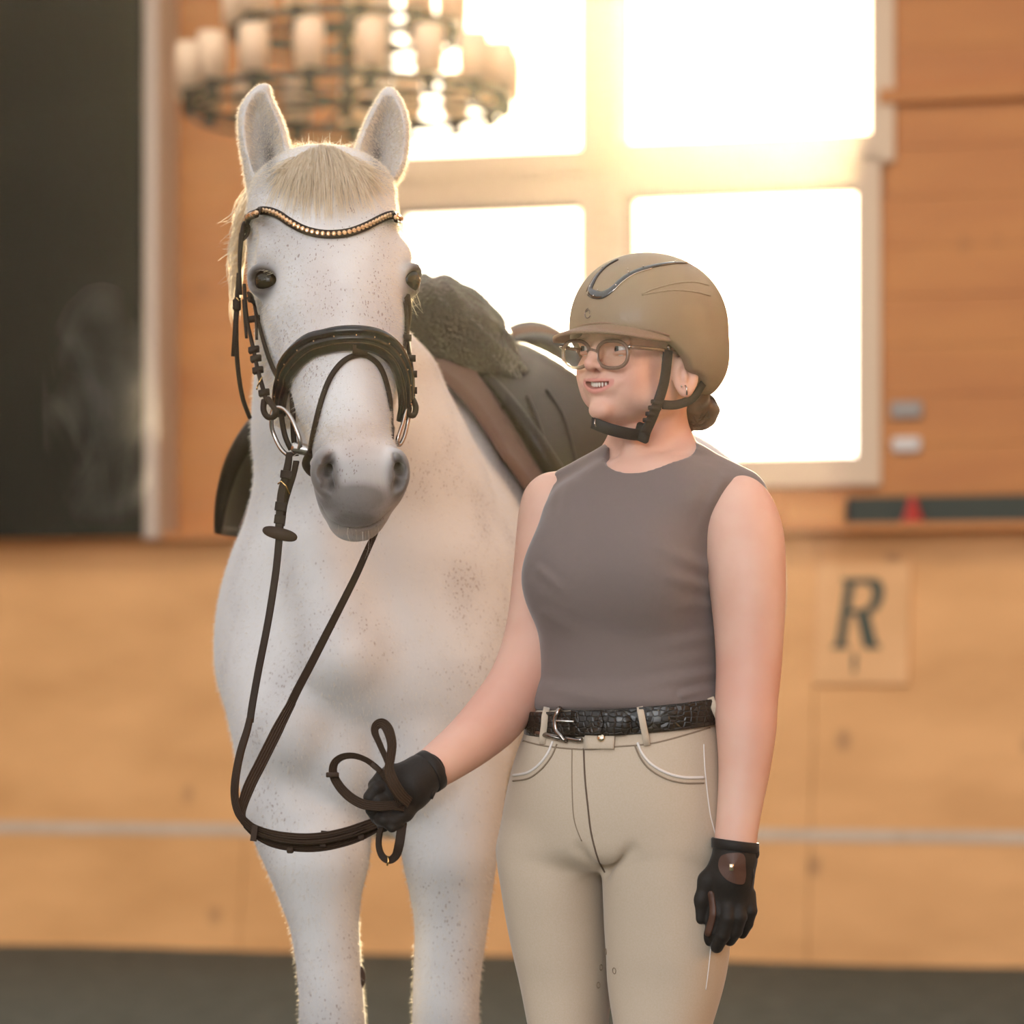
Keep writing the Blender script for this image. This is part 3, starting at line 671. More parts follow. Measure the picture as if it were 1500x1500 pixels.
# hair: strands are thin tapering ribbons
def strands(name, lines, w0, m, parent, kind='stuff'):
    vs = []; fs = []
    for L_ in lines:
        L_ = np.asarray(L_); k0 = len(vs); n_ = len(L_)
        sd = RNG.normal(size=3); sd[1] *= .3; t = L_[-1]-L_[0]; sd = np.cross(t, sd); sd /= np.linalg.norm(sd)+1e-9
        for i in range(n_):
            w_ = w0*(1-.85*i/(n_-1))*.5; vs.append(L_[i]-sd*w_); vs.append(L_[i]+sd*w_)
        for i in range(n_-1): fs.append((k0+2*i, k0+2*i+1, k0+2*i+3, k0+2*i+2))
    o = mesh_obj(name, np.array(vs), np.array(fs), m, parent)
    if kind: o['kind'] = kind
    return o
m_hair = mat('pale_horsehair', (.72, .62, .48), .45, spec=.4, sheen=.3)
m_fur = mat('pale_fur', (.82, .76, .68), .5, spec=.3)
def trl(m):   # hair lets light through
    nt = m.node_tree; N = nt.nodes.new; L = nt.links.new; b = nt.nodes['Principled BSDF']; o = nt.nodes['Material Output']
    t = N('ShaderNodeBsdfTranslucent'); t.inputs[0].default_value = (.9, .8, .62, 1); mx = N('ShaderNodeMixShader'); mx.inputs[0].default_value = .45
    L(b.outputs[0], mx.inputs[1]); L(t.outputs[0], mx.inputs[2]); L(mx.outputs[0], o.inputs[0])
trl(m_hair); trl(m_fur)
lines = []
for i in range(1150):   # forelock, combed down over the forehead under the browband
    a = RNG.uniform(-1.1, 1.1); x0 = 474+a*46; y0 = 213+abs(a)**1.5*22+RNG.uniform(0, 14)
    x1 = 480+a*82+RNG.normal(0, 6); y1 = 322+RNG.uniform(-46, 14)-26*abs(a)
    t_ = np.linspace(0, 1, 7); L_ = []
    for t in t_:
        x = x0+(x1-x0)*t+4*math.sin(3*t+i)*t; y = y0+(y1-y0)*t; p, nn = onh(x, y, .002+.004*math.sin(math.pi*min(1,t*1.1))+RNG.uniform(0,.002)); L_.append(np.array(p))
    lines.append(L_)
strands('forelock', lines, .0022, m_hair, horse)
lines = []
for i in range(520):   # mane falling on the far side of the neck behind the cheek
    s_ = RNG.uniform(0, 1); x0 = 372-4*s_; y0 = 262+s_*120; Y0 = 5.20+RNG.uniform(0,.06); ln = RNG.uniform(50, 105)
    ph = RNG.uniform(0, 6); L_ = []
    bow = RNG.uniform(4, 28)*(1 if s_ < .75 else .7)
    for t in np.linspace(0, 1, 7): L_.append(P(x0-bow*math.sin(t*2.4)-6*t+2*math.sin(ph+5*t)*t-10*s_, y0+ln*t, Y0))
    lines.append(L_)
for i in range(40):
    x0 = 345+RNG.uniform(-5,14); y0 = 300+RNG.uniform(0,110); L_ = [P(x0, y0, 5.2), P(x0-8, y0+8, 5.2), P(x0-16-RNG.uniform(0,12), y0+RNG.uniform(8,26), 5.2)]; lines.append(L_)
strands('mane', lines, .0026, m_hair, horse)
lines = []
for i in range(120):   # flyaways along the poll and right crest
    x0 = RNG.uniform(424, 522); y0 = 214-5*math.cos((x0-473)/50)+4; b_ = RNG.normal(0, 9); L_ = [P(x0+b_*t+3*math.sin(4*t+i)*t, y0-RNG.uniform(3, 26 if i % 6 == 0 else 10)*t, 5.14) for t in np.linspace(0, 1, 5)]; lines.append(L_)
for i in range(110):
    y0 = RNG.uniform(262, 345); x0 = 566+(y0-262)*.16; L_ = [P(x0+RNG.uniform(6, 18)*t, y0+RNG.uniform(8, 28)*t, 5.18) for t in np.linspace(0, 1, 5)]; lines.append(L_)
for i in range(14):
    x0 = 594; y0 = 428+RNG.uniform(-6, 6); L_ = [P(x0+RNG.uniform(8, 30)*t, y0+RNG.uniform(5, 40)*t*(t+.2), 5.0) for t in np.linspace(0, 1, 6)]; lines.append(L_)
for i in range(30):   # chin and lip whiskers
    x0 = RNG.uniform(495, 572); p, nn = onh(x0, 779-abs(x0-532)*.28, 0); L_ = [np.array(p)+np.array((RNG.uniform(-.006, .010)*t, -.004*t, -RNG.uniform(.018,.050)*t)) for t in np.linspace(0, 1, 4)]; lines.append(L_)
strands('whisker', lines, .0007, m_fur, horse)
lines = []
for i in range(16):   # eyelashes
    c, n_ = EYE[0]; R = rot_axes(n_); t = RNG.uniform(.3, 1.3)+math.pi/2-.3
    p = c+n_*.016+R[:,0]*(-.022*math.cos(t))*-1+R[:,2]*.016*math.sin(t); L_ = [p+(n_*.010-np.array((.004,0,.004)))*q*RNG.uniform(.6,1.3) for q in np.linspace(0, 1, 4)]; lines.append(L_)
strands('eyelash', lines, .0009, m_fur, horse)
# short coat fuzz, catches the low sun along every outline
def fuzz(name, Vv, Q, count, ymax, l0, l1, parent, m, zmin=.55, wmul=1.0, dens=None):
    A, B, C = Vv[Q[:,0]], Vv[Q[:,1]], Vv[Q[:,2]]; ce = (A+C)*.5; nn = np.cross(B-A, C-A); ar = np.linalg.norm(nn, axis=1); nn /= ar[:,None]+1e-12
    pr = ar*((ce[:,1] < ymax) & (ce[:,2] > zmin))
    if dens is not None: pr = pr*dens(ce)
    pr /= pr.sum(); id_ = RNG.choice(len(Q), count, p=pr)
    p = ce[id_]+(B-A)[id_]*RNG.uniform(-.5,.5,(count,1))+(C-B)[id_]*RNG.uniform(-.5,.5,(count,1)); n_ = nn[id_]
    ln = RNG.uniform(l0, l1, (count,1)); tip = p+n_*ln*.75+np.array((0,0,-1.))*ln*.55+RNG.normal(0, .15, (count,3))*ln
    sd = np.cross(n_, RNG.normal(size=(count,3))); sd /= np.linalg.norm(sd, axis=1)[:,None]; w_ = .00040*wmul
    V3 = np.stack([p-sd*w_-n_*.0008, p+sd*w_-n_*.0008, tip], 1).reshape(-1, 3)
    o = mesh_obj(name, V3, np.arange(count*3).reshape(-1, 3), m, parent, smooth=False); o['kind'] = 'stuff'; return o
facing = lambda ce: (ce[:,1] < 5.75)
def bald(ce):
    x = 750+ce[:,0]*F/ce[:,1]; y = 1030-(ce[:,2]-CAMZ)*F/ce[:,1]; k = np.ones(len(ce))
    for c, n_ in EYE: k = k*(np.linalg.norm(ce-(c+n_*.010), axis=1) > .034)
    return k*(1-1.0*((y > 652) & (ce[:,1] < 5.0)))*(1-.55*((y < 620) & (y > 320) & (ce[:,1] < 5.0)))
fuzz('coat_fuzz', Hv, Hq, 60000, 5.25, .003, .0075, horse, m_fur, zmin=1.25, dens=bald)
fuzz('coat_fuzz', Hv, Hq, 60000, 5.8, .004, .0085, horse, m_fur, zmin=.45, dens=bald)
fuzz('ear_fuzz', Hv, Hq, 26000, 5.25, .004, .009, horse, m_fur, zmin=1.80)
# tail
lines = []
for i in range(260):
    L_ = [(.29+RNG.uniform(-.04,.04)+.03*math.sin(2*t+i)*t, 7.30+.12*math.sin(t*1.6)+RNG.uniform(-.03,.03), 1.38-.95*t) for t in np.linspace(0, 1, 7)]; lines.append(L_)
strands('tail', lines, .006, m_hair, horse)
# ------------------------------------------------------------------ the rider on foot
YW = 4.90; TY = -27.0; HDY = -41.5
ut, vt = yawdir(TY); uf, vf = yawdir(HDY)
T = lambda py, l, r, b, bm=None, Y=YW: sec_px(py, l, r, Y, b, bm, TY)      # b: front half-depth, bm: back half-depth
torso = [T(668,893,1012,.052,.055), T(682,872,1040,.062,.065), T(697,846,1068,.070,.075), T(712,822,1082,.078,.085), T(735,806,1076,.088,.09), T(765,798,1060,.100,.092),
         T(805,794,1050,.112,.094), T(845,790,1047,.118,.094), T(885,792,1046,.112,.092), T(930,797,1047,.098,.090), T(975,798,1049,.092,.090), T(1010,793,1050,.093,.092),
         T(1045,784,1053,.098,.098), T(1080,770,1057,.104,.108), T(1120,756,1061,.110,.120), T(1170,744,1064,.112,.128), T(1215,737,1064,.108,.126), T(1250,735,1060,.098,.11), T(1275,750,1050,.07,.09)]
L_ = lambda py, l, r, b, dy=0, Y=YW: sec_px(py, l, r, Y+dy, b, None, TY)
legR = [L_(1215,745,880,.085,.04), L_(1255,733,884,.088,.035), L_(1300,738,887,.086,.03), L_(1350,746,888,.082,.03), L_(1400,756,890,.078,.03), L_(1450,767,891,.073,.03), L_(1540,783,886,.064,.02), L_(1640,795,876,.055,.01),
        L_(1720,797,878,.054,.03), L_(1800,803,876,.050,.045), L_(1900,815,866,.038,.05), L_(1985,812,868,.040,.05)]
legL = [L_(1215,880,1062,.090,-.03), L_(1255,884,1062,.094,-.03), L_(1300,887,1064,.092,-.03), L_(1350,889,1066,.088,-.03), L_(1400,892,1064,.084,-.03), L_(1450,895,1055,.078,-.03), L_(1540,908,1030,.066,-.04), L_(1640,920,1012,.056,-.05),
        L_(1720,922,1014,.055,-.03), L_(1800,930,1010,.050,-.015), L_(1900,944,1000,.038,-.01), L_(2000,942,1002,.040,-.01)]
ps = Sculpt([(-.20,.004), (-.02,.004), (.07,.0016), (.255,.0016), (.30,.004), (.46,.004)], [(4.66,.004), (4.76,.0016), (4.88,.0016), (4.94,.003), (5.10,.004), (5.16,.005)], [(-.02,.009), (.5,.008), (.85,.005), (1.36,.005), (1.42,.0016), (1.57,.0016), (1.62,.004), (1.74,.005)])
def T3(s, k=.02, grow=0.0, secs=None): s.stack(secs or torso, u=ut, v=-vt, k=k, kc=.02, p=2.25, grow=grow)
def fix(secs):   # sec_px gives cb along v; our stack runs along -v (front positive)
    return [(t, ca, -cb, ra, rf, rb) for (t, ca, cb, ra, rb, rf) in secs]
torso = fix(torso); legR = fix(legR); legL = fix(legL)
T3(ps, grow=-.006, secs=[q_ for q_ in torso if q_[0] > 1.0]); T3(ps, .02, -.024, [q_ for q_ in torso if q_[0] < 1.08]); T3(ps, .02, -.016, legR); T3(ps, .012, -.016, legL)
for l0, dx in ((P(842,1990,4.96), 0), (P(972,2010,4.90), 0)):     # feet
    d = np.array((-.30, -.95, 0)); ps.chain([l0+d*-.02+np.array((0,0,-.03)), l0+d*.07+np.array((0,0,-.045)), l0+d*.15+np.array((0,0,-.055))], [.036,.034,.026], k=.02)
# neck, chest at the neckline
ps.cone(P(951,590,4.94), P(953,700,4.955), .053, .060, k=.02); ps.cone(P(951,672,4.96), P(846,716,4.99), .042, .034, k=.04); ps.cone(P(955,672,4.95), P(1072,722,4.87), .042, .038, k=.04)
for x in (903, 962): ps.cone(P(925,600,4.885) if x == 903 else P(990,590,4.91), P(925 if x == 903 else 932,690,4.878), .014, .009, k=.02)
# arms
armR = [(812,738,4.995,.047),(806,790,4.99,.046),(799,850,4.98,.0445),(791,905,4.965,.0425),(776,960,4.95,.040),(757,1003,4.93,.0385),(728,1047,4.895,.0400),(690,1084,4.85,.0345),(655,1111,4.81,.0290),(628,1130,4.785,.0245),(606,1146,4.765,.024)]
armL = [(1080,748,4.845,.050),(1090,790,4.835,.0525),(1094,840,4.825,.0505),(1097,900,4.82,.0470),(1097,975,4.815,.0425),(1093,1035,4.81,.0395),(1093,1075,4.805,.0370),(1090,1130,4.80,.0320),(1083,1185,4.795,.0275),(1077,1235,4.79,.0252),(1075,1258,4.79,.022)]
for A in (armR, armL):
    D = smooth_pts([tuple(P(x, y, Y))+(r,) for x, y, Y, r in A], 3); ps.chain([d[:3] for d in D], [d[3] for d in D], k=.012)
# head
HCX = 936.0
def hd(u, v, py):
    r = P(HCX, py, YW)+uf*u+vf*v; r[2] = CAMZ-(py-1030)/F*(r[1]-.008); return r
head = []
for (py, ra, fr, bk) in ((400,.03,.04,.04),(415,.052,.066,.064),(440,.066,.084,.084),(465,.072,.091,.090),(490,.071,.092,.086),(505,.069,.088,.080),(520,.068,.085,.072),(538,.067,.086,.064),(555,.063,.088,.056),(572,.057,.0895,.048),(588,.050,.091,.038),(600,.042,.0905,.026),(610,.032,.087,.012),(618,.020,.078,.0)):
    q = P(HCX, py, YW); head.append((CAMZ-(py-1030)/F*4.845, q@uf, -(q@vf), ra, fr, bk))
ps.stack(head, u=uf, v=-vf, k=.015, kc=.012, p=2.1)
RF = np.stack([uf, -vf, (0,0,1)], 1)
for sg in (-1, 1):
    ps.ell(hd(sg*.038,-.060,547), (.020,.024,.023), RF, k=.02); ps.ell(hd(sg*.036,-.048,574), (.017,.028,.022), RF, k=.02)        # cheek
    ps.ell(hd(sg*.048,-.020,582), (.014,.034,.020), RF, k=.02)         # jaw
    ps.ell(hd(sg*.031,-.090,509), (.015,.011,.0085), RF, k=.012, mode='cut')
    ps.cone(hd(sg*.014,-.090,497), hd(sg*.046,-.080,498), .005, .004, k=.01)
    ps.cone(hd(sg*.018,-.0885,541), hd(sg*.034,-.083,557), .0035, .003, k=.008)
ps.chain([hd(0,-.088,500), hd(0,-.097,517), hd(0,-.108,532)], [.0065,.0075,.0092], k=.010)
for sg in (-1, 1):
    ps.ell(hd(sg*.0095,-.0975,536), (.0062,.0095,.0062), RF, k=.006)
    ps.ell(hd(sg*.0058,-.1035,542), (.0032,.0050,.0040), RF, k=.003, mode='cut')
# smiling mouth with parted lips
arc = lambda w, c0, c1, v0, v1, n=9: [hd(w*t, v0+(v1-v0)*t*t, c0+(c1-c0)*t*t) for t in np.linspace(-1, 1, n)]
ps.ell(hd(0,-.0855,564), (.027,.0135,.015), RF, k=.014)
up = arc(.0285, 556.5, 557.5, -.0985, -.0800); lo = arc(.0275, 572.5, 559.5, -.0970, -.0805)
ps.chain(up, [.0008,.0014,.0020,.0024,.0021,.0024,.0020,.0014,.0008], k=.005)
ps.chain(lo, [.0008,.0016,.0024,.0030,.0032,.0030,.0024,.0016,.0008], k=.005)
for t_ in np.linspace(-1, 1, 13): ps.ell(hd(.0225*t_,-.0975+.0150*t_*t_,564.0-4.6*t_*t_), (.0040,.0100,.0052*(1-.6*t_*t_)), RF, k=.0008, mode='cut')
ps.cone(hd(0,-.098,545), hd(0,-.0995,551), .0030, .0030, k=.003, mode='cut')
ps.ell(hd(0,-.088,600), (.017,.012,.013), RF, k=.012)
# eyes: lids
for sg in (-1, 1):
    e = hd(sg*.0315,-.0715,511); ps.ell(e, (.0128,.0128,.0128), RF, k=.004)
    l1 = [e+uf*(.0125*math.cos(t))-vf*(.0130*math.sin(t)+.0005)+np.array((0,0,.0045+.0030*math.sin(t))) for t in np.linspace(.2, math.pi-.2, 8)]
    l2 = [e+uf*(.0120*math.cos(t))-vf*(.0128*math.sin(t))+np.array((0,0,-.0045-.0012*math.sin(t))) for t in np.linspace(.2, math.pi-.2, 8)]
    ps.chain(l1, [.0022]*8, k=.003); ps.chain(l2, [.0019]*8, k=.003)
# ears
for sg in (-1, 1):
    R = np.stack([uf*.90-vf*.43*sg, -vf*.90-uf*.43*sg, (0,0,1)], 1)
    c = hd(sg*.0755, .012, 549)
    ps.ell(c, (.0070,.0205,.0290), R, k=.005)
    ps.ell(c+R[:,0]*sg*.0085+np.array((0,0,.002)), (.0060,.0140,.0215), R, k=.003, mode='cut')
    ps.ell(c+R[:,0]*sg*.004+R[:,1]*.003+np.array((0,0,-.003)), (.004,.005,.010), R, k=.004)
    ps.ell(c+R[:,0]*sg*.002+np.array((0,0,-.022)), (.0065,.0095,.0095), R, k=.006)
Bv, Bq = ps.mesh(1)
m_skin = mat('skin', (.74, .47, .36), .5, spec=.35, sss=.25, noise=(14, 5, (.68, .38, .28), .35, .75), bump=(260, .10, .001))
mix_attr(m_skin, 'lips', (.58, .20, .17)); mix_attr(m_skin, 'blush', (.66, .28, .20)); mix_attr(m_skin, 'brow', (.16, .08, .04))
person = empty('person', (.19, 4.92, 0), 'young woman in grey sleeveless top and beige breeches, smiling and holding the reins', 'person')
body = mesh_obj('body', Bv, Bq, m_skin, person)
q0 = P(HCX, 520, YW); fu = (Bv-q0)@uf; fvv = -((Bv-q0)@vf); fz = 1030-(Bv[:,2]-CAMZ)*F/(Bv[:,1]-.008)
lips = np.zeros(len(Bv)); zc_u = 556.5+1.0*(fu/.0285)**2; zc_l = 572.5-13*(fu/.0275)**2; face = (fvv > .06)
lips = np.maximum(lips, np.exp(-((fz-zc_u+.5)/3.0)**4)*(np.abs(fu) < .029)*face); lips = np.maximum(lips, np.exp(-((fz-zc_l)/3.8)**4)*(np.abs(fu) < .028)*face)
lips = np.maximum(lips, ((fz > zc_u) & (fz < zc_l) & (np.abs(fu) < .027) & face)*1.0)
attr(body, 'lips', lips*.75)
bl = .28*np.exp(-((fu-.045)**2+((fz-548)/1020)**2)/.022**2)*(fvv > .02)+.35*np.exp(-(fu**2+((fz-534)/1020)**2)/.012**2)*face
bl = bl + .35*np.exp(-((Bv[:,2]-1.06)/.07)**2)*(fz > 900)
attr(body, 'blush', np.clip(bl, 0, .6))
br = sum(np.exp(-(((fu-s_*.031)/.016)**4+((fz-496+np.abs(fu-s_*.031)*80)/2.6)**2)) for s_ in (-1, 1))*(fvv > .06); attr(body, 'brow', br*.6)
PB = bvh_of(Bv, Bq)
m_white_eye = mat('eye_white', (.8, .76, .72), .15); m_iris = mat('iris', (.10, .13, .12), .1); m_teeth = mat('teeth', (.82, .76, .66), .25, spec=.5)
for sg in (-1, 1):
    e = hd(sg*.0315,-.0735,511); o = MB().ball(e, .0122, 20).build('eyeball', m_white_eye, person)
    g = Vector(-vf+uf*(-.38)).normalized(); M_ = Matrix(rot_axes(g).tolist())
    MB().ball(Vector(e)+g*.0105, .0058, 16, sc=(1, .42, 1), M=M_).build('iris', m_iris, o); MB().ball(Vector(e)+g*.0124, .0026, 12, sc=(1, .45, 1), M=M_).build('pupil', m_pupil, o)
tm = person
for i in range(-5, 6):     # upper teeth
    u_ = i*.0041; w_ = .0019 if abs(i) < 3 else .0017; vv_ = -.0935+.0150*(i/5.2)**2; c = hd(u_, vv_, 562.2-.28*abs(i)); M_ = Matrix(RF.tolist())
    MB().ball(c, .0022, 10, sc=(.92, .8, 2.0 if abs(i) < 3 else 1.7), M=M_).build('tooth', m_teeth, person)
# ---- clothes
def cloth(name, sc, m, relax=2, attrs=None):
    v, q = sc.mesh(relax); o = mesh_obj(name, v, q, m, person); return o, v, q
m_top = mat('grey_jersey', (.185, .145, .130), .85, spec=.2, sheen=.35, bump=(70, .10, .004))
ts = Sculpt([(0.0,.0035), (.37,.0035)], [(4.70,.0035), (5.13,.0045)], [(.99,.004), (1.20,.0035), (1.42,.003)])
T3(ts, grow=.004)
ts.cone(P(930,684,4.945), P(838,718,4.985), .050, .036, k=.035); ts.cone(P(965,682,4.93), P(1078,732,4.87), .052, .047, k=.035)
ts.cone(P(1045,775,4.88), P(1048,870,4.89), .036, .02, k=.03)
for sx, vv_ in ((-.060, .058), (.066, .062)):
    c = P(915,846,YW)+ut*sx-vt*vv_; ts.ell(c, (.062,.052,.062), np.stack([ut, -vt, (0,0,1)], 1), k=.05)
# folds under the arms and at the waist
# tucked, bloused hem
hem = []
for (py, l, r, b) in ((1004,792,1051,.098),(1016,786,1056,.104),(1027,784,1058,.106),(1038,790,1052,.100)): hem.append(T(py, l, r, b, b))
ts.stack(fix(hem), u=ut, v=-vt, k=.012, kc=.01, p=2.25)
nk = P(950,640,4.935)
ts.ell(P(949,655,4.880), (.066,.080,.050), np.stack([ut, -vt, (0,0,1)], 1), k=.004, mode='cut')
ts.cone(P(951,600,4.94), P(951,668,4.945), .060, .062, k=.004, mode='cut')
ts.ell(P(1110,812,4.80), (.066,.10,.095), k=.004, mode='cut'); ts.ell(P(737,790,4.99), (.053,.10,.088), k=.004, mode='cut')
ts.ell(P(1075,870,4.81), (.026,.06,.055), k=.01, mode='cut')
sl = P(900,1040,YW)[2]; ts.plane((0,0,sl), (0,0,-1), .004)
tv, tq = ts.mesh(2)
tx = 750+tv[:,0]*F/tv[:,1]; ty = 1030-(tv[:,2]-CAMZ)*F/tv[:,1]; fr_ = tv[:,1] < 4.92-.5*(tv[:,0]-.16)
for (a, b, w_, am) in (((1050,838),(965,800),9,.0040),((1050,862),(975,845),8,.0045),((1052,885),(990,888),8,.0035),((1052,930),(960,948),9,.0028),((1052,985),(930,1005),8,.0035),((796,1005),(880,1020),8,.0035),
        ((790,835),(830,870),7,.0025),((795,900),(850,930),9,.002),((812,712),(800,770),6,.0025),((1060,700),(1020,790),8,.0025),((830,704),(838,800),10,.002),((1000,1018),(1050,1006),5,.003)):
    a = np.array(a, float); b = np.array(b, float); ab = b-a; L_2 = ab@ab; t_ = ((tx-a[0])*ab[0]+(ty-a[1])*ab[1])/L_2; tc_ = np.clip(t_, 0, 1)
    sgn = ((tx-a[0])*ab[1]-(ty-a[1])*ab[0])/math.sqrt(L_2); dl = np.sqrt((tx-a[0]-tc_*ab[0])**2+(ty-a[1]-tc_*ab[1])**2); dd = np.where((t_ > 0) & (t_ < 1), sgn, dl)
    tv[:,1] -= fr_*am*(np.exp(-(dd/w_)**2)-.6*np.exp(-((np.abs(dd)-1.7*w_)/w_)**2))*np.clip(1.15-tc_, 0, 1)*np.exp(-(np.maximum(dl-np.abs(sgn), 0)/12)**2)
top = mesh_obj('sleeveless_top', tv, tq, m_top, person)
TB = bvh_of(tv, tq)
m_br = mat('beige_breeches', (.55, .45, .345), .8, spec=.2, sheen=.3, noise=(420, 2, (.52, .42, .305), .3, .7), bump=(45, .06, .004))
bs = Sculpt([(-.06,.004), (.36,.004)], [(4.68,.0045), (5.14,.005)], [(.30,.007), (.55,.005), (1.06,.004)])
bs_secs = [s_ for s_ in torso if s_[0] < P(0,1005,YW)[2]]
T3(bs, grow=.002, secs=bs_secs); T3(bs, .022, .002, legR); T3(bs, .008, .002, legL)
for sx in (-.075, .075): bs.ell(P(905,1185,YW)+ut*sx+vt*.065, (.075,.07,.085), np.stack([ut, -vt, (0,0,1)], 1), k=.04)
for (a, b, r) in (((884,1278),(850,1245),.0025), ((888,1276),(925,1245),.0025)):
    p = hit_field(bs, *a, y0=4.7, y1=5.1); q = hit_field(bs, *b, y0=4.7, y1=5.1); bs.cone(p, q, r, r*.3, k=.02, mode='cut')
bs.plane(P(900,1040,YW), (0,0,1), .004); bs.plane((0,0,.47), (0,0,-1), .004)
breech, bv_, bq_ = cloth('breeches', bs, m_br, 2)
BB = bvh_of(bv_, bq_)
def on(B, px, py, off=.001):
    o_ = Vector((0,0,CAMZ)); d = (Vector(P(px, py, 5.0))-o_).normalized(); h, nn, i_, di = B.ray_cast(o_, d)
    if h is None:
        q, nn, i_, di = B.find_nearest(Vector(P(px, py, 4.9))); h = q
    if nn.dot(d) > 0: nn = -nn
    return h+nn*off, nn
def surf_line(B, pts, r, name, m, parent, off=.0006, n=8, seg=8):
    D = smooth_pts(pts, seg); return MB().tube([on(B, x, y, off)[0] for x, y in D], r, 6).build(name, m, parent)
m_pipe = mat('white_piping', (.72, .66, .60), .5); m_seam = mat('seam_thread', (.25, .185, .125), .8); m_seam2 = mat('dark_seam', (.12, .08, .055), .9)
surf_line(BB, [(810,1086),(803,1103),(790,1120),(773,1132),(752,1136)], .0022, 'pocket_piping', m_pipe, breech)
surf_line(BB, [(934,1088),(941,1104),(955,1120),(978,1133),(1003,1139),(1031,1139)], .0022, 'pocket_piping', m_pipe, breech)
surf_line(BB, [(816,1090),(808,1108),(794,1126),(775,1140),(752,1144)], .0012, 'pocket_seam', m_seam, breech)
surf_line(BB, [(930,1092),(938,1110),(952,1127),(976,1141),(1002,1147),(1031,1147)], .0012, 'pocket_seam', m_seam, breech)
surf_line(BB, [(855,1096),(857,1140),(861,1180),(866,1220),(876,1258),(886,1278)], .0014, 'fly_seam', m_seam2, breech, 0)
surf_line(BB, [(838,1098),(838,1150),(841,1200),(852,1232)], .0009, 'fly_stitching', m_seam, breech, 0)
surf_line(BB, [(756,1082),(800,1093),(860,1098),(900,1094),(960,1088),(1040,1066)], .0012, 'waistband_seam', m_seam, breech, 0)
surf_line(BB, [(1031,1090),(1033,1130),(1040,1190),(1050,1240),(1046,1320),(1040,1400),(1034,1450)], .0011, 'side_seam', m_pipe, breech, 0)
for (x, y) in ((888,1394),(880,1417),(876,1443),(900,1422)):
    p, nn = on(BB, x, y, .0004); R = rot_axes(nn)
    MB().tube([p+Vector(R[:,0])*.0042*math.cos(a)+Vector(R[:,2])*.0042*math.sin(a) for a in np.linspace(0, 2*math.pi, 14, endpoint=False)], .0006, 5, closed=True).build('grip_dot', m_seam, breech)
# fastening tab and button, belt loops, belt
p, nn = on(BB, 883, 1091, .003); 
tabp = [on(BB, x, 1088, .0035) for x in (858, 868, 878, 888, 898, 901)]
MB().strap([q[0] for q in tabp], [q[1] for q in tabp], .020, .004).build('waistband_tab', m_br, breech)
m_gold = mat('pale_gold', (.85, .70, .50), .2, metal=1); m_steel = mat('brushed_steel', (.62, .57, .52), .25, metal=1); m_gun = mat('gunmetal', (.30, .26, .23), .22, metal=1); m_brass = mat('brass', (.75, .47, .18), .25, metal=1)
p, nn = on(BB, 883, 1082, .006); MB().lathe([(0,-.002),(.006,-.002),(.0062,.001),(.004,.003),(0,.0032)], p, nn, 18).build('button', m_gold, breech)
belt = empty('belt', tuple(P(915,1050,4.9)), 'dark brown crocodile-pattern leather belt with a rounded steel buckle around her waist', 'belt')
m_belt = mat('croc_leather', (.014, .010, .006), .32, spec=.45, coat=.15)
def _croc(m):
    nt = m.node_tree; N = nt.nodes.new; L = nt.links.new; b = nt.nodes['Principled BSDF']; tc = N('ShaderNodeTexCoord'); mp = N('ShaderNodeMapping'); mp.inputs['Scale'].default_value = (95, 95, 130)
    L(tc.outputs['Object'], mp.inputs[0]); vo = N('ShaderNodeTexVoronoi'); vo.feature = 'DISTANCE_TO_EDGE'; L(mp.outputs[0], vo.inputs['Vector']); vo.inputs['Scale'].default_value = 1; vo.inputs['Randomness'].default_value = .55
    mr = N('ShaderNodeMapRange'); L(vo.outputs['Distance'], mr.inputs[0]); mr.inputs[2].default_value = .16
    bp = N('ShaderNodeBump'); L(mr.outputs[0], bp.inputs['Height']); bp.inputs['Strength'].default_value = .9; bp.inputs['Distance'].default_value = .0012; L(bp.outputs[0], b.inputs['Normal'])
_croc(m_belt)
ws = [s_ for s_ in torso]; D = np.array(sorted(ws)); zt_ = P(0,1050,YW)[2]; wsec = [np.interp(zt_, D[:,0], D[:,c]) for c in range(6)]
wc = ut*wsec[1]-vt*wsec[2]; ring_p = []; ring_n = []
for a in np.linspace(0, 2*math.pi, 72, endpoint=False):
    ca_, sa_ = math.cos(a), math.sin(a); ra, rb = wsec[3]+.009, (wsec[4] if sa_ > 0 else wsec[5])+.009
    x = ra*np.sign(ca_)*abs(ca_)**(2/2.25); y = rb*np.sign(sa_)*abs(sa_)**(2/2.25)
    py = 1046 + 13*max(0, .2+sa_*.8) - 8*ca_; q = wc+ut*x-vt*y; q[2] = CAMZ-(py-1030)/F*YW; ring_p.append(q); n_ = ut*ca_/ra-vt*sa_/rb; ring_n.append(n_/np.linalg.norm(n_))
MB().strap(ring_p, ring_n, .037, .005, closed=True).build('strap', m_belt, belt)
bb = BVHTree.FromPolygons([tuple(v) for v in np.array([tuple(v.co) for v in belt.children[0].data.vertices])], [tuple(p.vertices) for p in belt.children[0].data.polygons])
tip = [on(bb, x, y, .003) for x, y in ((838,1057),(850,1058),(865,1059),(882,1060),(900,1060),(915,1059),(925,1058))]
MB().strap([q[0] for q in tip], [q[1] for q in tip], [.034]*6+[.016], .004).build('strap_end', m_belt, belt)
bk = [on(bb, x, y, .009)[0] for x, y in smooth_pts([(853,1038),(835,1038),(823,1044),(819,1058),(822,1072),(834,1080),(856,1079)], 6)]
MB().tube(bk, .0035, 8).build('buckle', m_gun, belt); MB().tube([on(bb, x, y, .010)[0] for x, y in ((817,1056),(826,1056),(846,1057))], .0018, 6).build('buckle_prong', m_steel, belt)
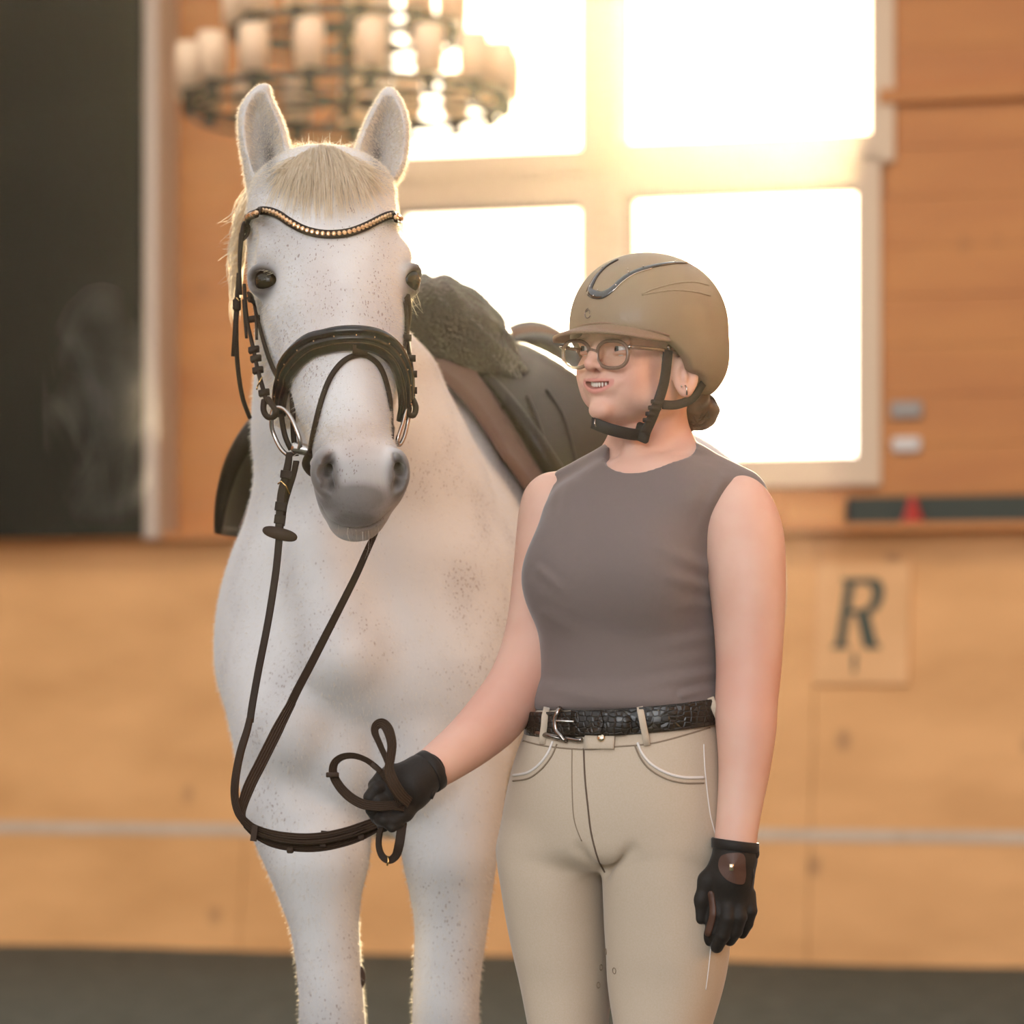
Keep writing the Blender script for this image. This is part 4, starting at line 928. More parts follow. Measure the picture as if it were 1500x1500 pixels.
lp = [on(bb, x, y, .0065) for x, y in ((880,1037),(881,1046),(882,1058),(882,1070),(882,1080))]; MB().strap([q[0] for q in lp], [q[1] for q in lp], .010, .003).build('keeper', m_belt, belt)
for x in (865, 888): p, nn = on(bb, x, 1058, .0048); MB().lathe([(0,0),(.0016,0),(.0016,.0006),(0,.0006)], p, nn, 10).build('eyelet', m_iron, belt)
for pts in (((801,1037),(798,1050),(797,1064),(795,1078),(795,1090)), ((937,1036),(940,1050),(943,1066),(946,1080),(948,1092)), ((1041,1022),(1046,1036),(1052,1052),(1057,1066))):
    P2 = []; N2 = []
    for (x, y) in pts:
        o_ = Vector((0,0,CAMZ)); d_ = (Vector(P(x, y, 5.0))-o_).normalized(); best = min([h for h in (B_.ray_cast(o_, d_) for B_ in (bb, BB, TB)) if h[0] is not None], key=lambda h: h[3]); P2.append(best[0]-d_*(.003 if y == pts[-1][1] else .0048)); N2.append(-d_)
    MB().strap(P2, N2, .0095, .003).build('belt_loop', m_br, breech)
# riding boots, below the picture
m_boot = mat('boot_leather', (.02, .014, .01), .25, coat=.5)
for nm, secs, fp in (('R', legR, P(842,1990,4.96)), ('L', legL, P(972,2010,4.90))):
    b_ = Sculpt([(-.05,.005),(.36,.005)], [(4.62,.005),(5.12,.006)], [(-.012,.005),(.56,.006)])
    b_.stack([s_ for s_ in secs if s_[0] < .60], u=ut, v=-vt, k=.02, kc=.01, p=2.1, grow=.010)
    d = np.array((-.30,-.95,0)); b_.chain([fp+d*-.03+np.array((0,0,-.03)), fp+d*.08+np.array((0,0,-.048)), fp+d*.165+np.array((0,0,-.058))], [.046,.043,.034], k=.03)
    b_.plane((0,0,.50), (0,0,1), .004); b_.plane((0,0,0.0), (0,0,-1), .004)
    v, q = b_.mesh(1); mesh_obj('boot', v, q, m_boot, person)
# gloves: hands with five fingers each
m_glove = mat('black_glove', (.019, .014, .010), .65, spec=.3, sheen=.15, bump=(300, .25, .001)); m_gbrown = mat('brown_glove_leather', (.085, .038, .022), .5, spec=.4, bump=(200, .2, .001))
def hand(fn, box):
    h = Sculpt(*[[(a, .0018), (b, .0018)] for a, b in box]); fn(h); return h.mesh(1)
YH = 4.79
def hl(h):
    Q = lambda x, y, d=0: P(x, y, YH+d)
    h.chain([Q(1077,1236), Q(1076,1258), Q(1072,1285,-.002)], [.0290,.0300,.030], k=.01)
    h.cone(Q(1060,1290), Q(1058,1322), .020, .016, k=.012); h.cone(Q(1078,1288), Q(1085,1322), .022, .017, k=.012); h.cone(Q(1068,1285), Q(1072,1325), .022, .017, k=.012)
    h.chain([Q(1054,1308), Q(1050,1338,-.006), Q(1044,1362,.0), Q(1036,1377,.012)], [.0125,.0110,.0105,.0090], k=.0022)
    h.chain([Q(1067,1315,-.006), Q(1066,1345,-.014), Q(1058,1370,-.008), Q(1050,1387,.004)], [.0125,.0112,.0108,.0092], k=.0022)
    h.chain([Q(1082,1316,-.004), Q(1083,1343,-.012), Q(1077,1364,-.004), Q(1069,1377,.008)], [.0122,.0108,.0100,.0088], k=.0022)
    h.chain([Q(1096,1310), Q(1099,1334,-.004), Q(1094,1353,.004), Q(1087,1367,.012)], [.0110,.0098,.0090,.0080], k=.0022)
    h.chain([Q(1055,1270,.0), Q(1036,1290,.0), Q(1027,1318,.0), Q(1025,1345,.002)], [.0160,.0125,.0105,.0090], k=.008)
v, q = hand(hl, ((.24,.40),(4.73,4.86),(.65,.86)))
glove = mesh_obj('glove', v, q, m_glove, person)
GB = bvh_of(v, q)
pl_ = [on(GB, x, y, .0004) for x, y in smooth_pts([(1041,1305),(1044,1325),(1044,1342),(1040,1358),(1036,1370)], 4)]
cw = P(1077,1238,YH)
cu = [cw+np.array((.0318*math.cos(a), .0318*math.sin(a), -.004*math.cos(a))) for a in np.linspace(0, 2*math.pi, 30, endpoint=False)]
MB().strap(cu, [(math.cos(a), math.sin(a), 0) for a in np.linspace(0, 2*math.pi, 30, endpoint=False)], .014, .004, closed=True).build('cuff', m_glove, glove)
MB().strap([a for a, b in pl_], [b for a, b in pl_], [.004]+[.010]*(len(pl_)-2)+[.005], .004).build('palm_leather', m_gbrown, glove)['label'] = 'brown leather palm edge'
vs = []; rim = [(1062,1252),(1072,1250),(1084,1250),(1090,1256),(1091,1270),(1091,1284),(1088,1294),(1078,1294),(1066,1289),(1057,1279),(1054,1268),(1056,1257)]
c_, n_ = on(GB, 1074, 1271, .005); vs = [c_]+[on(GB, x, y, .003)[0] for x, y in smooth_pts(rim, 3, True)]; m_ = len(vs)-1; vs += [v_-n_*.004 for v_ in vs[1:]]
fs = [(0, 1+i, 1+(i+1) % m_) for i in range(m_)]+[(1+i, 1+m_+i, 1+m_+(i+1) % m_, 1+(i+1) % m_) for i in range(m_)]
tab = mesh_obj('wrist_tab', vs, fs, m_gbrown, glove, smooth=False); tab['label'] = 'brown leather wrist tab'
p, nn = on(GB, 1072, 1270, .0062); M_ = Matrix(rot_axes(nn).tolist()).to_4x4(); M_.translation = p; MB().box(-.0030,.0030,-.001,.001,-.0048,.0048,.0006,M_).build('emblem', m_gold, glove)
MB().ball(P(1104,1250,YH-.008), .0088, 14, sc=(.95,.8,1.15)).build('cuff_toggle', m_glove, glove)
MB().tube([P(1090,1262,YH-.02), P(1100,1266,YH-.018), P(1102,1282,YH-.016), P(1098,1300,YH-.014)], .003, 6).build('strap_edge', m_glove, glove)
YR = 4.765
def hr(h):
    Q = lambda x, y, d=0: P(x, y, YR+d)
    h.chain([Q(630,1128,.015), Q(618,1136,.008), Q(604,1146,.002)], [.0250,.0285,.0300], k=.01)
    h.cone(Q(604,1142), Q(572,1138,-.004), .022, .017, k=.012); h.cone(Q(606,1160), Q(574,1168,-.004), .024, .018, k=.012); h.cone(Q(602,1152), Q(572,1153,-.006), .022, .018, k=.012)
    h.chain([Q(578,1130,-.004), Q(560,1137,-.014), Q(549,1150,-.014), Q(552,1166,-.004)], [.0112,.0100,.0094,.0086], k=.001)
    h.chain([Q(574,1147,-.008), Q(552,1154,-.020), Q(542,1168,-.019), Q(548,1184,-.006)], [.0115,.0102,.0096,.0088], k=.001)
    h.chain([Q(576,1164,-.008), Q(555,1172,-.020), Q(545,1186,-.019), Q(553,1200,-.006)], [.0112,.0100,.0094,.0086], k=.001)
    h.chain([Q(582,1179,-.004), Q(566,1188,-.017), Q(556,1200,-.017), Q(562,1211,-.005)], [.0104,.0092,.0085,.0078], k=.001)
    h.chain([Q(604,1172,-.004), Q(592,1190,-.012), Q(578,1202,-.018), Q(562,1201,-.024)], [.0165,.0130,.0108,.0092], k=.006)
    h.chain([Q(588,1208,-.020), Q(574,1213,-.024), Q(560,1203,-.024)], [.0050,.0062,.0060], k=.0016)
v, q = hand(hr, ((-.24,-.09),(4.71,4.83),(.82,.99)))
glove2 = mesh_obj('glove', v, q, m_glove, person); G2 = bvh_of(v, q)
ax_ = Vector(P(636,1124,YR+.018)-P(612,1140,YR+.004)).normalized(); uu_ = ax_.orthogonal().normalized(); vv_ = ax_.cross(uu_); cc_ = Vector(P(629,1130,YR+.014))
cu = [(cc_+uu_*.0290*math.cos(a)+vv_*.0290*math.sin(a), uu_*math.cos(a)+vv_*math.sin(a)) for a in np.linspace(0, 2*math.pi, 30, endpoint=False)]
MB().strap([a for a, b in cu], [b for a, b in cu], .014, .004, closed=True).build('cuff', m_glove, glove2)
MB().tube([P(632,1154,YR-.006), P(634,1162,YR-.008), P(631,1170,YR-.008)], [.002,.004,.003], 6).build('strap_edge', m_glove, glove2)
# hair: bun at the nape, drawn-back strands
m_brownhair = mat('brown_hair', (.085, .040, .020), .42, spec=.5, sheen=.2)
hb = Sculpt([(.20,.0022),(.31,.0022)], [(4.88,.0022),(5.04,.0022)], [(1.38,.0022),(1.55,.0022)])
bc = hd(.020, .112, 601)
hb.ell(bc, (.0275,.024,.027), k=.004)
for i in range(7):
    a = i*.9; c = bc+np.array((.017*math.cos(a), -.006+.010*math.sin(a*1.7), .017*math.sin(a))); hb.ell(c, (.014,.014,.011), k=.006)
hb.chain([hd(.045,.055,560), hd(.038,.085,578), bc], [.016,.016,.014], k=.012); hb.chain([bc+np.array((-.012,0,-.018)), hd(.012,.095,634), hd(.010,.092,644)], [.008,.005,.002], k=.006)
hb.cone(hd(.058,.030,545), hd(.048,.060,572), .012, .013, k=.01)
v, q = hb.mesh(1); bun = mesh_obj('hair_bun', v, q, m_brownhair, person)
lines = []
for i in range(420):
    th, ph = RNG.uniform(0, 2*math.pi), math.acos(RNG.uniform(-1, 1)); d0 = np.array((math.sin(ph)*math.cos(th), math.sin(ph)*math.sin(th), math.cos(ph))); ax2 = RNG.normal(size=3); ax2[1] += 1.5; ax2 /= np.linalg.norm(ax2)
    L2 = []
    for t in np.linspace(0, 1.3, 6): dd = d0*math.cos(t)+np.cross(ax2, d0)*math.sin(t)+ax2*(ax2@d0)*(1-math.cos(t)); L2.append(bc+dd*np.array((.029,.026,.0285))*(1+.02*math.sin(i)))
    lines.append(L2)
for i in range(60):
    s0_ = RNG.uniform(0,1); L2 = [hd(.03+.03*s0_, .05+.02*RNG.uniform(), 560-4*s0_), hd(.04, .075, 575+8*s0_), bc+RNG.normal(0,.008,3)]; lines.append(smooth_pts(L2, 4))
strands('hair_strands', lines, .0012, m_brownhair, person)
lines = []
for i in range(24):
    s0_ = RNG.uniform(0, 1); p0 = bc+np.array((RNG.uniform(-.03,.03), 0, -.02)); L2 = [p0+np.array((RNG.uniform(-.02,.035)*t, 0, -.045*t*RNG.uniform(.3,1))) for t in np.linspace(0, 1, 4)]; lines.append(L2)
for i in range(30):
    p0 = hd(.070, -.02-.02*RNG.uniform(), 515+6*RNG.uniform()); L2 = [p0, p0+np.array((.004,-.001,-.012)), p0+np.array((.008,.002,-.03*RNG.uniform(.4,1)))]; lines.append(smooth_pts(L2, 3))
strands('loose_hair', lines, .0007, m_hair, person)
# earring
er = MB(); p0 = hd(.0815, .004, 568); er.tube([p0+uf*.004*0+np.array((0,0,.004)), p0+uf*.003+np.array((0,0,-.0)), p0+uf*.003+np.array((0,0,-.010))], .0012, 6); er.ball(hd(.080,-.002,565), .0016, 8); er.build('earring', m_steel, person)
# ---- helmet
RFM = RF
hc_ = P(951, 482, 4.915)
def hel(u, v, dz): return hc_+uf*u+vf*v+np.array((0,0,dz))
m_helm = mat('matt_brown_shell', (.23, .165, .10), .6, spec=.4, coat=.15, bump=(400, .05, .001)); m_gloss = mat('glossy_dark_inlay', (.02, .014, .010), .08, coat=1); m_visor = mat('brown_visor', (.22, .13, .078), .55)
m_strap = mat('black_strap', (.025, .019, .015), .7, bump=(500, .3, .001))
he = Sculpt([(.06,.003),(.34,.003)], [(4.76,.003),(5.08,.003)], [(1.44,.003),(1.70,.003)])
he.ell(hc_, (.104,.124,.109), RFM, k=0, p=2.12)
he.ell(hel(0,.015,-.045), (.098,.112,.075), RFM, k=.02)
he.ell(hel(0,-.004,-.012), (.086,.104,.100), RFM, k=.004, mode='cut')
he.ell(hel(0,-.112,-.112), (.20,.122,.102), RFM, k=.006, mode='cut')
he.ell(hel(0,-.01,-.135), (.20,.060,.072), RFM, k=.01, mode='cut')
he.plane(hel(0,0,-.094), (0,0,-1), .006)
v, q = he.mesh(1)
helmet = empty('riding_helmet', tuple(hc_-np.array((0,0,.09))), 'matt brown riding helmet with short visor and glossy inlay, worn by the woman', 'helmet')
mesh_obj('shell', v, q, m_helm, helmet); EB = bvh_of(v, q)
vs = []; fs = []; NA, NR = 40, 7      # visor
for i, a in enumerate(np.linspace(-1.05, 1.02, NA)):
    e = .044*max(math.cos(a*1.42), 0)**.7+.002
    for j in range(NR):
        t = j/(NR-1); R0 = np.array((.1035*math.sin(a), -.1215*math.cos(a))); n2 = R0/np.linalg.norm(R0); w2 = R0+n2*(e*t-.004)
        vs.append(hel(w2[0], w2[1], -.003-(.040 if a > 0 else .012)*(1-math.cos(a))-.013*t**1.3*min(1, e/.03)))
n1 = len(vs); vs += [x+np.array((0,0,-.0045)) for x in vs]
for i in range(NA-1):
    for j in range(NR-1): a_ = i*NR+j; fs += [(a_, a_+1, a_+NR+1, a_+NR), (a_+n1, a_+NR+n1, a_+NR+1+n1, a_+1+n1)]
for i in range(NA-1): a_ = i*NR+NR-1; fs.append((a_, a_+n1, a_+NR+n1, a_+NR)); a_ = i*NR; fs.append((a_, a_+NR, a_+NR+n1, a_+n1))
for b0 in (0, (NA-1)*NR):
    for j in range(NR-1): fs.append((b0+j, b0+j+n1, b0+j+1+n1, b0+j+1))
mesh_obj('visor', vs, fs, m_visor, helmet)
rimp = [hel(.1045*math.sin(a)*1.0, -.1235*math.cos(a), -.002-(.040 if a > 0 else .012)*(1-math.cos(a))) for a in np.linspace(-1.0, 1.02, 30)]
MB().tube(rimp, .0016, 6).build('rim_trim', m_visor, helmet)
ip = smooth_pts([(905,381,5),(889,390,6),(876,403,7),(868,416,9),(864,427,12),(872,432,13),(884,432,12),(897,424,9),(912,410,8),(930,399,7),(955,391,6),(985,386,5),(1006,386,2)], 5)
iq = [on(EB, x, y, .0008) for x, y, w in ip]; MB().strap([a for a, b in iq], [b for a, b in iq], [w*.00098 for x, y, w in ip], .003).build('glossy_inlay', m_gloss, helmet)
iq = [on(EB, x, y, .0014)[0] for x, y in smooth_pts([(872,433),(884,435),(898,427),(912,414),(930,402),(955,394)], 5)]; MB().tube(iq, .0009, 5).build('inlay_edge', m_steel, helmet)
for pts in (((940,431),(956,424),(985,416),(1015,413),(1038,418)), ((940,432),(962,428),(990,425),(1020,428),(1040,433))):
    MB().tube([on(EB, x, y, .0)[0] for x, y in smooth_pts(pts, 5)], .0014, 6).build('shell_ridge', m_helm, helmet)
for (x, y) in ((921,400),(942,392),(988,385),(903,419),(866,421),(877,426),(871,434),(883,393),(920,396)):
    p, nn = on(EB, x, y, .0028); MB().ball(p, .0011, 8).build('crystal', m_steel, helmet)
p, nn = on(EB, 862, 459, .001); R = rot_axes(nn); A_ = lambda a, r: p+Vector(R[:,0])*r*math.cos(a)+Vector(R[:,2])*r*math.sin(a)*1.15
MB().tube([A_(a, .0062) for a in np.linspace(-2.6, 1.5, 16)], .0008, 5).build('emblem', m_gun, helmet); MB().tube([A_(a, .0034)+Vector((0,0,.001)) for a in np.linspace(.2, 3.6, 10)], .0007, 5).build('emblem', m_gun, helmet)
# harness: side straps, chin strap, buckle
def sidepts(sg): return [hel(sg*.094,-.030,-.030), hel(sg*.090,-.028,-.055), hel(sg*.083,-.032,-.082), hel(sg*.074,-.040,-.112), hel(sg*.066,-.047,-.132), hel(sg*.058,-.052,-.150)]
hx = lambda u, v, py: hd(u, v, py)
sp = smooth_pts([hx(.0775,-.030,512), hx(.0765,-.032,535), hx(.0735,-.034,560), hx(.0675,-.038,585), hx(.0590,-.042,610), hx(.0490,-.046,634)], 4)
MB().strap(sp, [uf+vf*-.15]*len(sp), [.018]*len(sp), .003).build('side_strap', m_strap, helmet)
sp = smooth_pts([hx(.0815,.046,560), hx(.0770,.028,582), hx(.0700,.000,592), hx(.0660,-.028,592)], 4)
MB().strap(sp, [uf]*len(sp), .013, .003).build('rear_strap', m_strap, helmet)
sp = smooth_pts([hx(-.0775,-.030,512), hx(-.0735,-.034,560), hx(-.060,-.042,605), hx(-.030,-.060,622), hx(.0,-.066,630), hx(.028,-.060,637), hx(.047,-.048,640)], 5)
nr_ = [-uf]*6+[np.array((0,0,-1.))*.8-vf*.6]*(len(sp)-6)
ch_ = smooth_pts([(868,619,4.835),(885,626,4.832),(905,632,4.835),(925,636,4.845),(943,637,4.862)], 5); cp_ = [P(*c) for c in ch_]
MB().strap(cp_, [np.array((-.15,-1.,-.25))]*len(cp_), .017, .003).build('chin_strap', m_strap, helmet)
sp = [hx(-.0770,-.020,512), hx(-.068,-.022,560), hx(-.052,-.028,600), hx(-.036,-.045,622), P(868,619,4.835)]
sp = smooth_pts(sp, 4); MB().strap(sp, [-uf-vf*.3]*len(sp), .015, .003).build('side_strap', m_strap, helmet)
M_ = Matrix(np.stack([uf, -vf, (0,0,1)], 1).tolist()).to_4x4(); M_.translation = Vector(P(942,634,4.855)); M_ = M_ @ Matrix.Rotation(.35, 4, 'Y')
MB().box(-.013,.013,-.004,.006,-.013,.013,.003,M_).build('strap_buckle', m_strap, helmet)
for i in range(4):
    c = hx(.0665-.004*i,-.0400-.0012*i,588+9*i); M_ = Matrix(np.stack([uf, -vf, (0,0,1)], 1).tolist()).to_4x4(); M_.translation = Vector(c); MB().box(-.004,.004,-.011,.011,-.003,.003,.001,M_).build('strap_slider', m_strap, helmet)
p = hx(.0785,-.030,508); MB().lathe([(0,0),(.004,0),(.004,.002),(0,.003)], p, uf, 12).build('rivet', m_steel, helmet)
MB().tube([P(872,614,4.83), P(871,620,4.828), P(873,625,4.828)], .0009, 6).build('strap_clip', m_steel, helmet)
# ---- glasses
m_frame_g = mat('smoky_frame', (.24, .15, .10), .15, spec=.6, coat=.4, alpha=.8); m_lens = bpy.data.materials.new('lens'); m_lens.use_nodes = True
def _l():
    nt = m_lens.node_tree; nt.nodes.clear(); N = nt.nodes.new; L = nt.links.new
    o = N('ShaderNodeOutputMaterial'); t = N('ShaderNodeBsdfTransparent'); t.inputs[0].default_value = (.93, .93, .92, 1); g = N('ShaderNodeBsdfGlossy'); g.inputs['Roughness'].default_value = .03
    fr = N('ShaderNodeFresnel'); fr.inputs[0].default_value = 1.55; mx = N('ShaderNodeMixShader'); L(fr.outputs[0], mx.inputs[0]); L(t.outputs[0], mx.inputs[1]); L(g.outputs[0], mx.inputs[2]); L(mx.outputs[0], o.inputs[0])
_l()
gl = empty('glasses', tuple(hd(0,-.10,520)), 'smoky clear-framed glasses on the face of the woman under the visor', 'glasses')
for sg in (-1, 1):
    rim = []
    for a in np.linspace(0, 2*math.pi, 36, endpoint=False):
        x = .0262*np.sign(math.cos(a))*abs(math.cos(a))**.8; z = math.sin(a); z = .0185*np.sign(z)*abs(z)**.8*(1.0 if z > 0 else 1.08); uu_ = sg*.0335+x
        rim.append(hd(uu_, -.1015+.30*uu_*uu_*4, 517.5)+np.array((0,0,z)))
    MB().tube(rim, .0027, 8, closed=True).build('rim', m_frame_g, gl)
    c = np.mean(rim, 0); mesh_obj('lens', [c]+rim, [(0, 1+i, 1+(i+1) % 36) for i in range(36)], m_lens, gl)
    tp_ = smooth_pts([hd(sg*.061,-.096,508), hd(sg*.069,-.088,508), hd(sg*.0755,-.050,511), hd(sg*.0775,-.012,515), hd(sg*.0775,.010,522), hd(sg*.074,.022,540)], 4)
    MB().strap(tp_, [uf*sg]*len(tp_), .0055, .0026).build('temple', m_frame_g, gl)
    MB().ball(hd(sg*.063,-.0975,507), .0022, 8, sc=(1.6,1,1.2)).build('hinge', m_steel, gl)
MB().tube(smooth_pts([hd(-.009,-.1035,514), hd(0,-.1075,511), hd(.009,-.1035,514)], 4), .0019, 8).build('bridge', m_frame_g, gl)
# ------------------------------------------------------------------ bridle
m_lea = mat('dark_brown_leather', (.026, .014, .007), .6, spec=.2, bump=(220, .15, .001)); m_patent = mat('patent_leather', (.005, .004, .004), .12, spec=.35, coat=.25)
m_web = mat('brown_rein_web', (.046, .027, .016), .65, spec=.22, bump=(300, .3, .001)); m_amber = mat('amber_crystal', (.75, .45, .22), .08, metal=.6, spec=1, coat=1)
m_clear = mat('clear_crystal', (.85, .80, .72), .06, metal=.6, coat=1)
bridle = empty('bridle', tuple(V(480,400,5.0)), 'dark leather bridle with curved crystal browband and patent noseband on the horse', 'bridle')
def hpt(x, y, Y=None, off=.003):
    """point for a strap on the head: on the skin, or at a given depth where it stands clear of it"""
    p, nn = onh(x, y, off)
    if Y is not None and p.y > Y: p = V(x, y, Y)
    c = Vector(hp(0, 0, y)); n2 = p-c; n2.z = 0; n2.normalize(); n2 = (n2+nn*.6).normalized() if p.y < 5.2 else n2
    return p, n2
def hstrap(pts, w, th, name, m, parent, off=.003, seg=5):
    """pts: (x, y[, Y])"""
    D = smooth_pts([(a[0], a[1], a[2] if len(a) > 2 else 9.0) for a in pts], seg); Q = [hpt(x, y, Y if Y < 6 else None, off) for x, y, Y in D]
    ww = np.interp(np.linspace(0, 1, len(Q)), np.linspace(0, 1, len(w)), w) if hasattr(w, '__len__') else w
    P_ = np.array([q[0] for q in Q]); 
    for _ in range(3): P_[1:-1] = P_[1:-1]*.5+(P_[2:]+P_[:-2])*.25
    N_ = np.array([q[1] for q in Q]);
    for _ in range(3): N_[1:-1] = N_[1:-1]*.5+(N_[2:]+N_[:-2])*.25
    return MB().strap(P_, N_, ww, th).build(name, m, parent), P_, N_
bbp = [(367,322,5.06),(371,315,5.03),(381,311,5.01),(394,311),(409,316),(426,328),(446,339),(468,345),(490,346),(512,343),(533,335),(551,325),(565,318),(576,317,5.06),(581,322,5.10)]
brow, P_, N_ = hstrap(bbp, .0125, .005, 'browband', m_lea, bridle, .005, 8)
cum = np.concatenate([[0], np.cumsum(np.linalg.norm(np.diff(P_, axis=0), axis=1))]); nst = int(cum[-1]/.0078)
for i in range(nst):
    d = (i+.5)*cum[-1]/nst; p = np.array([np.interp(d, cum, P_[:,c]) for c in range(3)]); nn = np.array([np.interp(d, cum, N_[:,c]) for c in range(3)]); nn /= np.linalg.norm(nn)
    m = MB().lathe([(0,-.001),(.0037,-.001),(.0037,.0008),(.0024,.0026),(0,.0030)], p+nn*.0026, nn, 8); m.build('crystal', m_clear if i in (12,13,14,15,20) else m_amber, brow, smooth=False)
# left cheek: crown strap, cheekpiece, noseband hanger, throat latch
hstrap([(361,330,5.07),(359,345,5.07),(357,372,5.07),(357,400,5.07),(358,430,5.06)], .019, .005, 'crownpiece', m_lea, bridle, .006)
hstrap([(369,318,5.05),(365,332,5.05),(361,352,5.055)], .012, .004, 'browband_loop', m_lea, bridle, .008)
cheek, _, _ = hstrap([(358,418,5.05),(360,450,5.04),(364,480,5.03),(371,510,5.01),(377,540,4.99),(386,572,4.96),(390,588,4.945)], .0125, .005, 'cheekpiece', m_lea, bridle, .008)
for x, y, Y in ((372,512,5.003),(375,525,4.995),(378,542,4.985),(387,575,4.95)): hstrap([(x-7,y+2,Y),(x,y,Y-.002),(x+7,y-1,Y)], .010, .007, 'keeper', m_lea, bridle, .010)
hstrap([(357,440,5.045),(359,470,5.04),(361,495,5.035)], [.011,.010,.006], .004, 'strap_tongue', m_lea, bridle, .012)
hstrap([(369,428,5.03),(374,455,5.02),(378,470,5.01),(386,500,4.99),(394,525,4.97),(404,548,4.955),(414,562,4.95)], .010, .004, 'noseband_hanger', m_lea, bridle, .006)
hstrap([(366,468,5.02),(373,467,5.015),(379,466,5.01)], .010, .006, 'keeper', m_lea, bridle, .010)
hstrap([(372,430,5.02),(375,465,5.01),(376,497,5.0)], [.008,.008,.005], .004, 'strap_tongue', m_lea, bridle, .012)
MB().tube(smooth_pts([V(350,400,5.10),V(347,440,5.10),V(346,480,5.11),V(347,520,5.12),V(350,552,5.13),V(356,585,5.15),V(366,612,5.17)], 4), .0035, 8).build('throat_latch', m_lea, bridle)
MB().strap([V(348,436,5.09),V(346,460,5.09),V(344,490,5.09),V(341,522,5.09)], [(-.3,-1,0)]*4, [.010,.008,.007,.005], .004).build('strap_tongue', m_lea, bridle)
MB().box(*sum([[a-.006, a+.006] for a in (V(347,447,5.085).x,)], []), 5.080, 5.090, V(347,455,5.085).z, V(347,438,5.085).z, .002).build('keeper', m_lea, bridle)
MB().tube([V(346,436,5.078),V(350,441,5.078)], .0012, 6).build('buckle', m_brass, bridle)
MB().tube([V(377,566,4.965), V(384,552,4.965)], .0012, 6).build('buckle', m_brass, bridle); MB().tube([V(377,566,4.965), V(376,571,4.965)], .0012, 6).build('buckle', m_brass, bridle)
# right cheek
hstrap([(592,432,5.02),(594,460,5.01),(596,490,4.995),(600,520,4.985),(604,550,4.975),(605,580,4.97)], .011, .005, 'cheekpiece', m_lea, bridle, .006)
for x, y in ((597,495),(603,525),(605,548),(605,572)): MB().strap([V(x-6,y,4.965),V(x+6,y,4.965)], [(0,-1,0)]*2, .010, .008).build('keeper', m_lea, bridle)
hstrap([(590,440,4.99),(592,475,4.98),(589,510,4.965),(590,530,4.955)], .007, .004, 'noseband_hanger', m_lea, bridle, .004)
MB().tube([V(602,560,4.965), V(607,568,4.965)], .0012, 6).build('buckle', m_brass, bridle)
# noseband: padded crescent with patent rolls
nb = [(413,606,4.970),(413,580,4.955),(421,553,4.932),(437,528,4.905),(458,509,4.882),(485,498,4.862),(520,495,4.856),(548,499,4.862),(570,512,4.880),(584,534,4.905),(591,562,4.930),(591,590,4.950),(586,612,4.965)]
nose, P_, N_ = hstrap(nb, [.024,.032,.036,.037,.036,.032,.024], .010, 'noseband', m_patent, bridle, .007, 6)
def shift(P_, N_, a, b):     # along the strap's own width and outward
    T_ = np.gradient(P_, axis=0); T_ /= np.linalg.norm(T_, axis=1)[:,None]; Nn = N_/np.linalg.norm(N_, axis=1)[:,None]; Sd = np.cross(T_, Nn); return P_+Sd*a+Nn*b
for a, r in ((-.0100, .0068), (.0015, .0056)): 
    MB().tube(shift(P_, N_, a, .006), r, 10).build('patent_roll', m_patent, nose)
for a in (-.0168, -.0036, .0080): MB().tube(shift(P_, N_, a, .0062), .0009, 5).build('stitching', m_web, nose)
q = shift(P_, N_, -.002, .0110)
for i in range(6, len(q)-6, 5): MB().ball(q[i], .0013, 6).build('crystal', m_amber, nose)
hstrap([(515,517),(523,517),(531,517)], .014, .006, 'flash_loop', m_lea, bridle, .012)
hstrap([(536,523),(524,521),(508,527),(494,541),(482,562),(472,592),(465,622),(460,645),(457,662,4.90)], .0078, .004, 'flash_strap', m_lea, bridle, .004)
hstrap([(536,523),(550,533),(560,552),(567,580),(571,610),(575,640,4.90)], .0078, .004, 'flash_strap', m_lea, bridle, .004)
MB().tube(smooth_pts([V(456,662,4.895), V(448,678,4.92), V(456,692,4.94), V(480,700,4.96)], 4), .006, 8).build('flash_strap', m_lea, bridle)
for pts in ([V(412,590,4.965),V(413,615,4.955),V(418,640,4.945),V(426,658,4.94)], [V(428,575,4.935),V(429,610,4.94),V(430,640,4.945),V(434,668,4.95)]): MB().strap(smooth_pts(pts, 4), [(-.5,-1,0)]*13, .008, .004).build('noseband_strap', m_lea, bridle)
# bit: rings, barrel
ringp = lambda L: smooth_pts([V(*a) for a in L], 3, True)
bit = MB().tube([V(430,655,4.915), V(434,656,4.913), V(452,660,4.908), V(475,664,4.92)], [.0075,.0092,.0082,.006], 16).build('bit', m_steel, bridle)
MB().tube(ringp(((398,612,4.930),(400,601,4.928),(407,597,4.922),(417,600,4.912),(427,613,4.905),(435,631,4.900),(440,648,4.900),(436,660,4.908),(424,667,4.920),(412,658,4.930),(403,641,4.936),(398,626,4.935))), .0032, 8, closed=True).build('bit_ring', m_steel, bit)
MB().tube(smooth_pts([V(*a) for a in ((601,592,4.955),(596,598,4.950),(590,620,4.945),(582,645,4.940),(585,652,4.945),(592,640,4.955),(598,615,4.962))], 3, True), .0030, 8, closed=True).build('bit_ring', m_steel, bit)
for pts in (((387,586,4.945),(386,600,4.94),(391,610,4.935),(400,611,4.928),(405,603,4.92),(398,592,4.93),(392,584,4.94)), ((603,582,4.968),(609,596,4.962),(606,608,4.955),(598,606,4.950),(598,594,4.953))): MB().tube(smooth_pts([V(*a) for a in pts], 4), .0045, 8).build('bit_loop', m_lea, bridle)
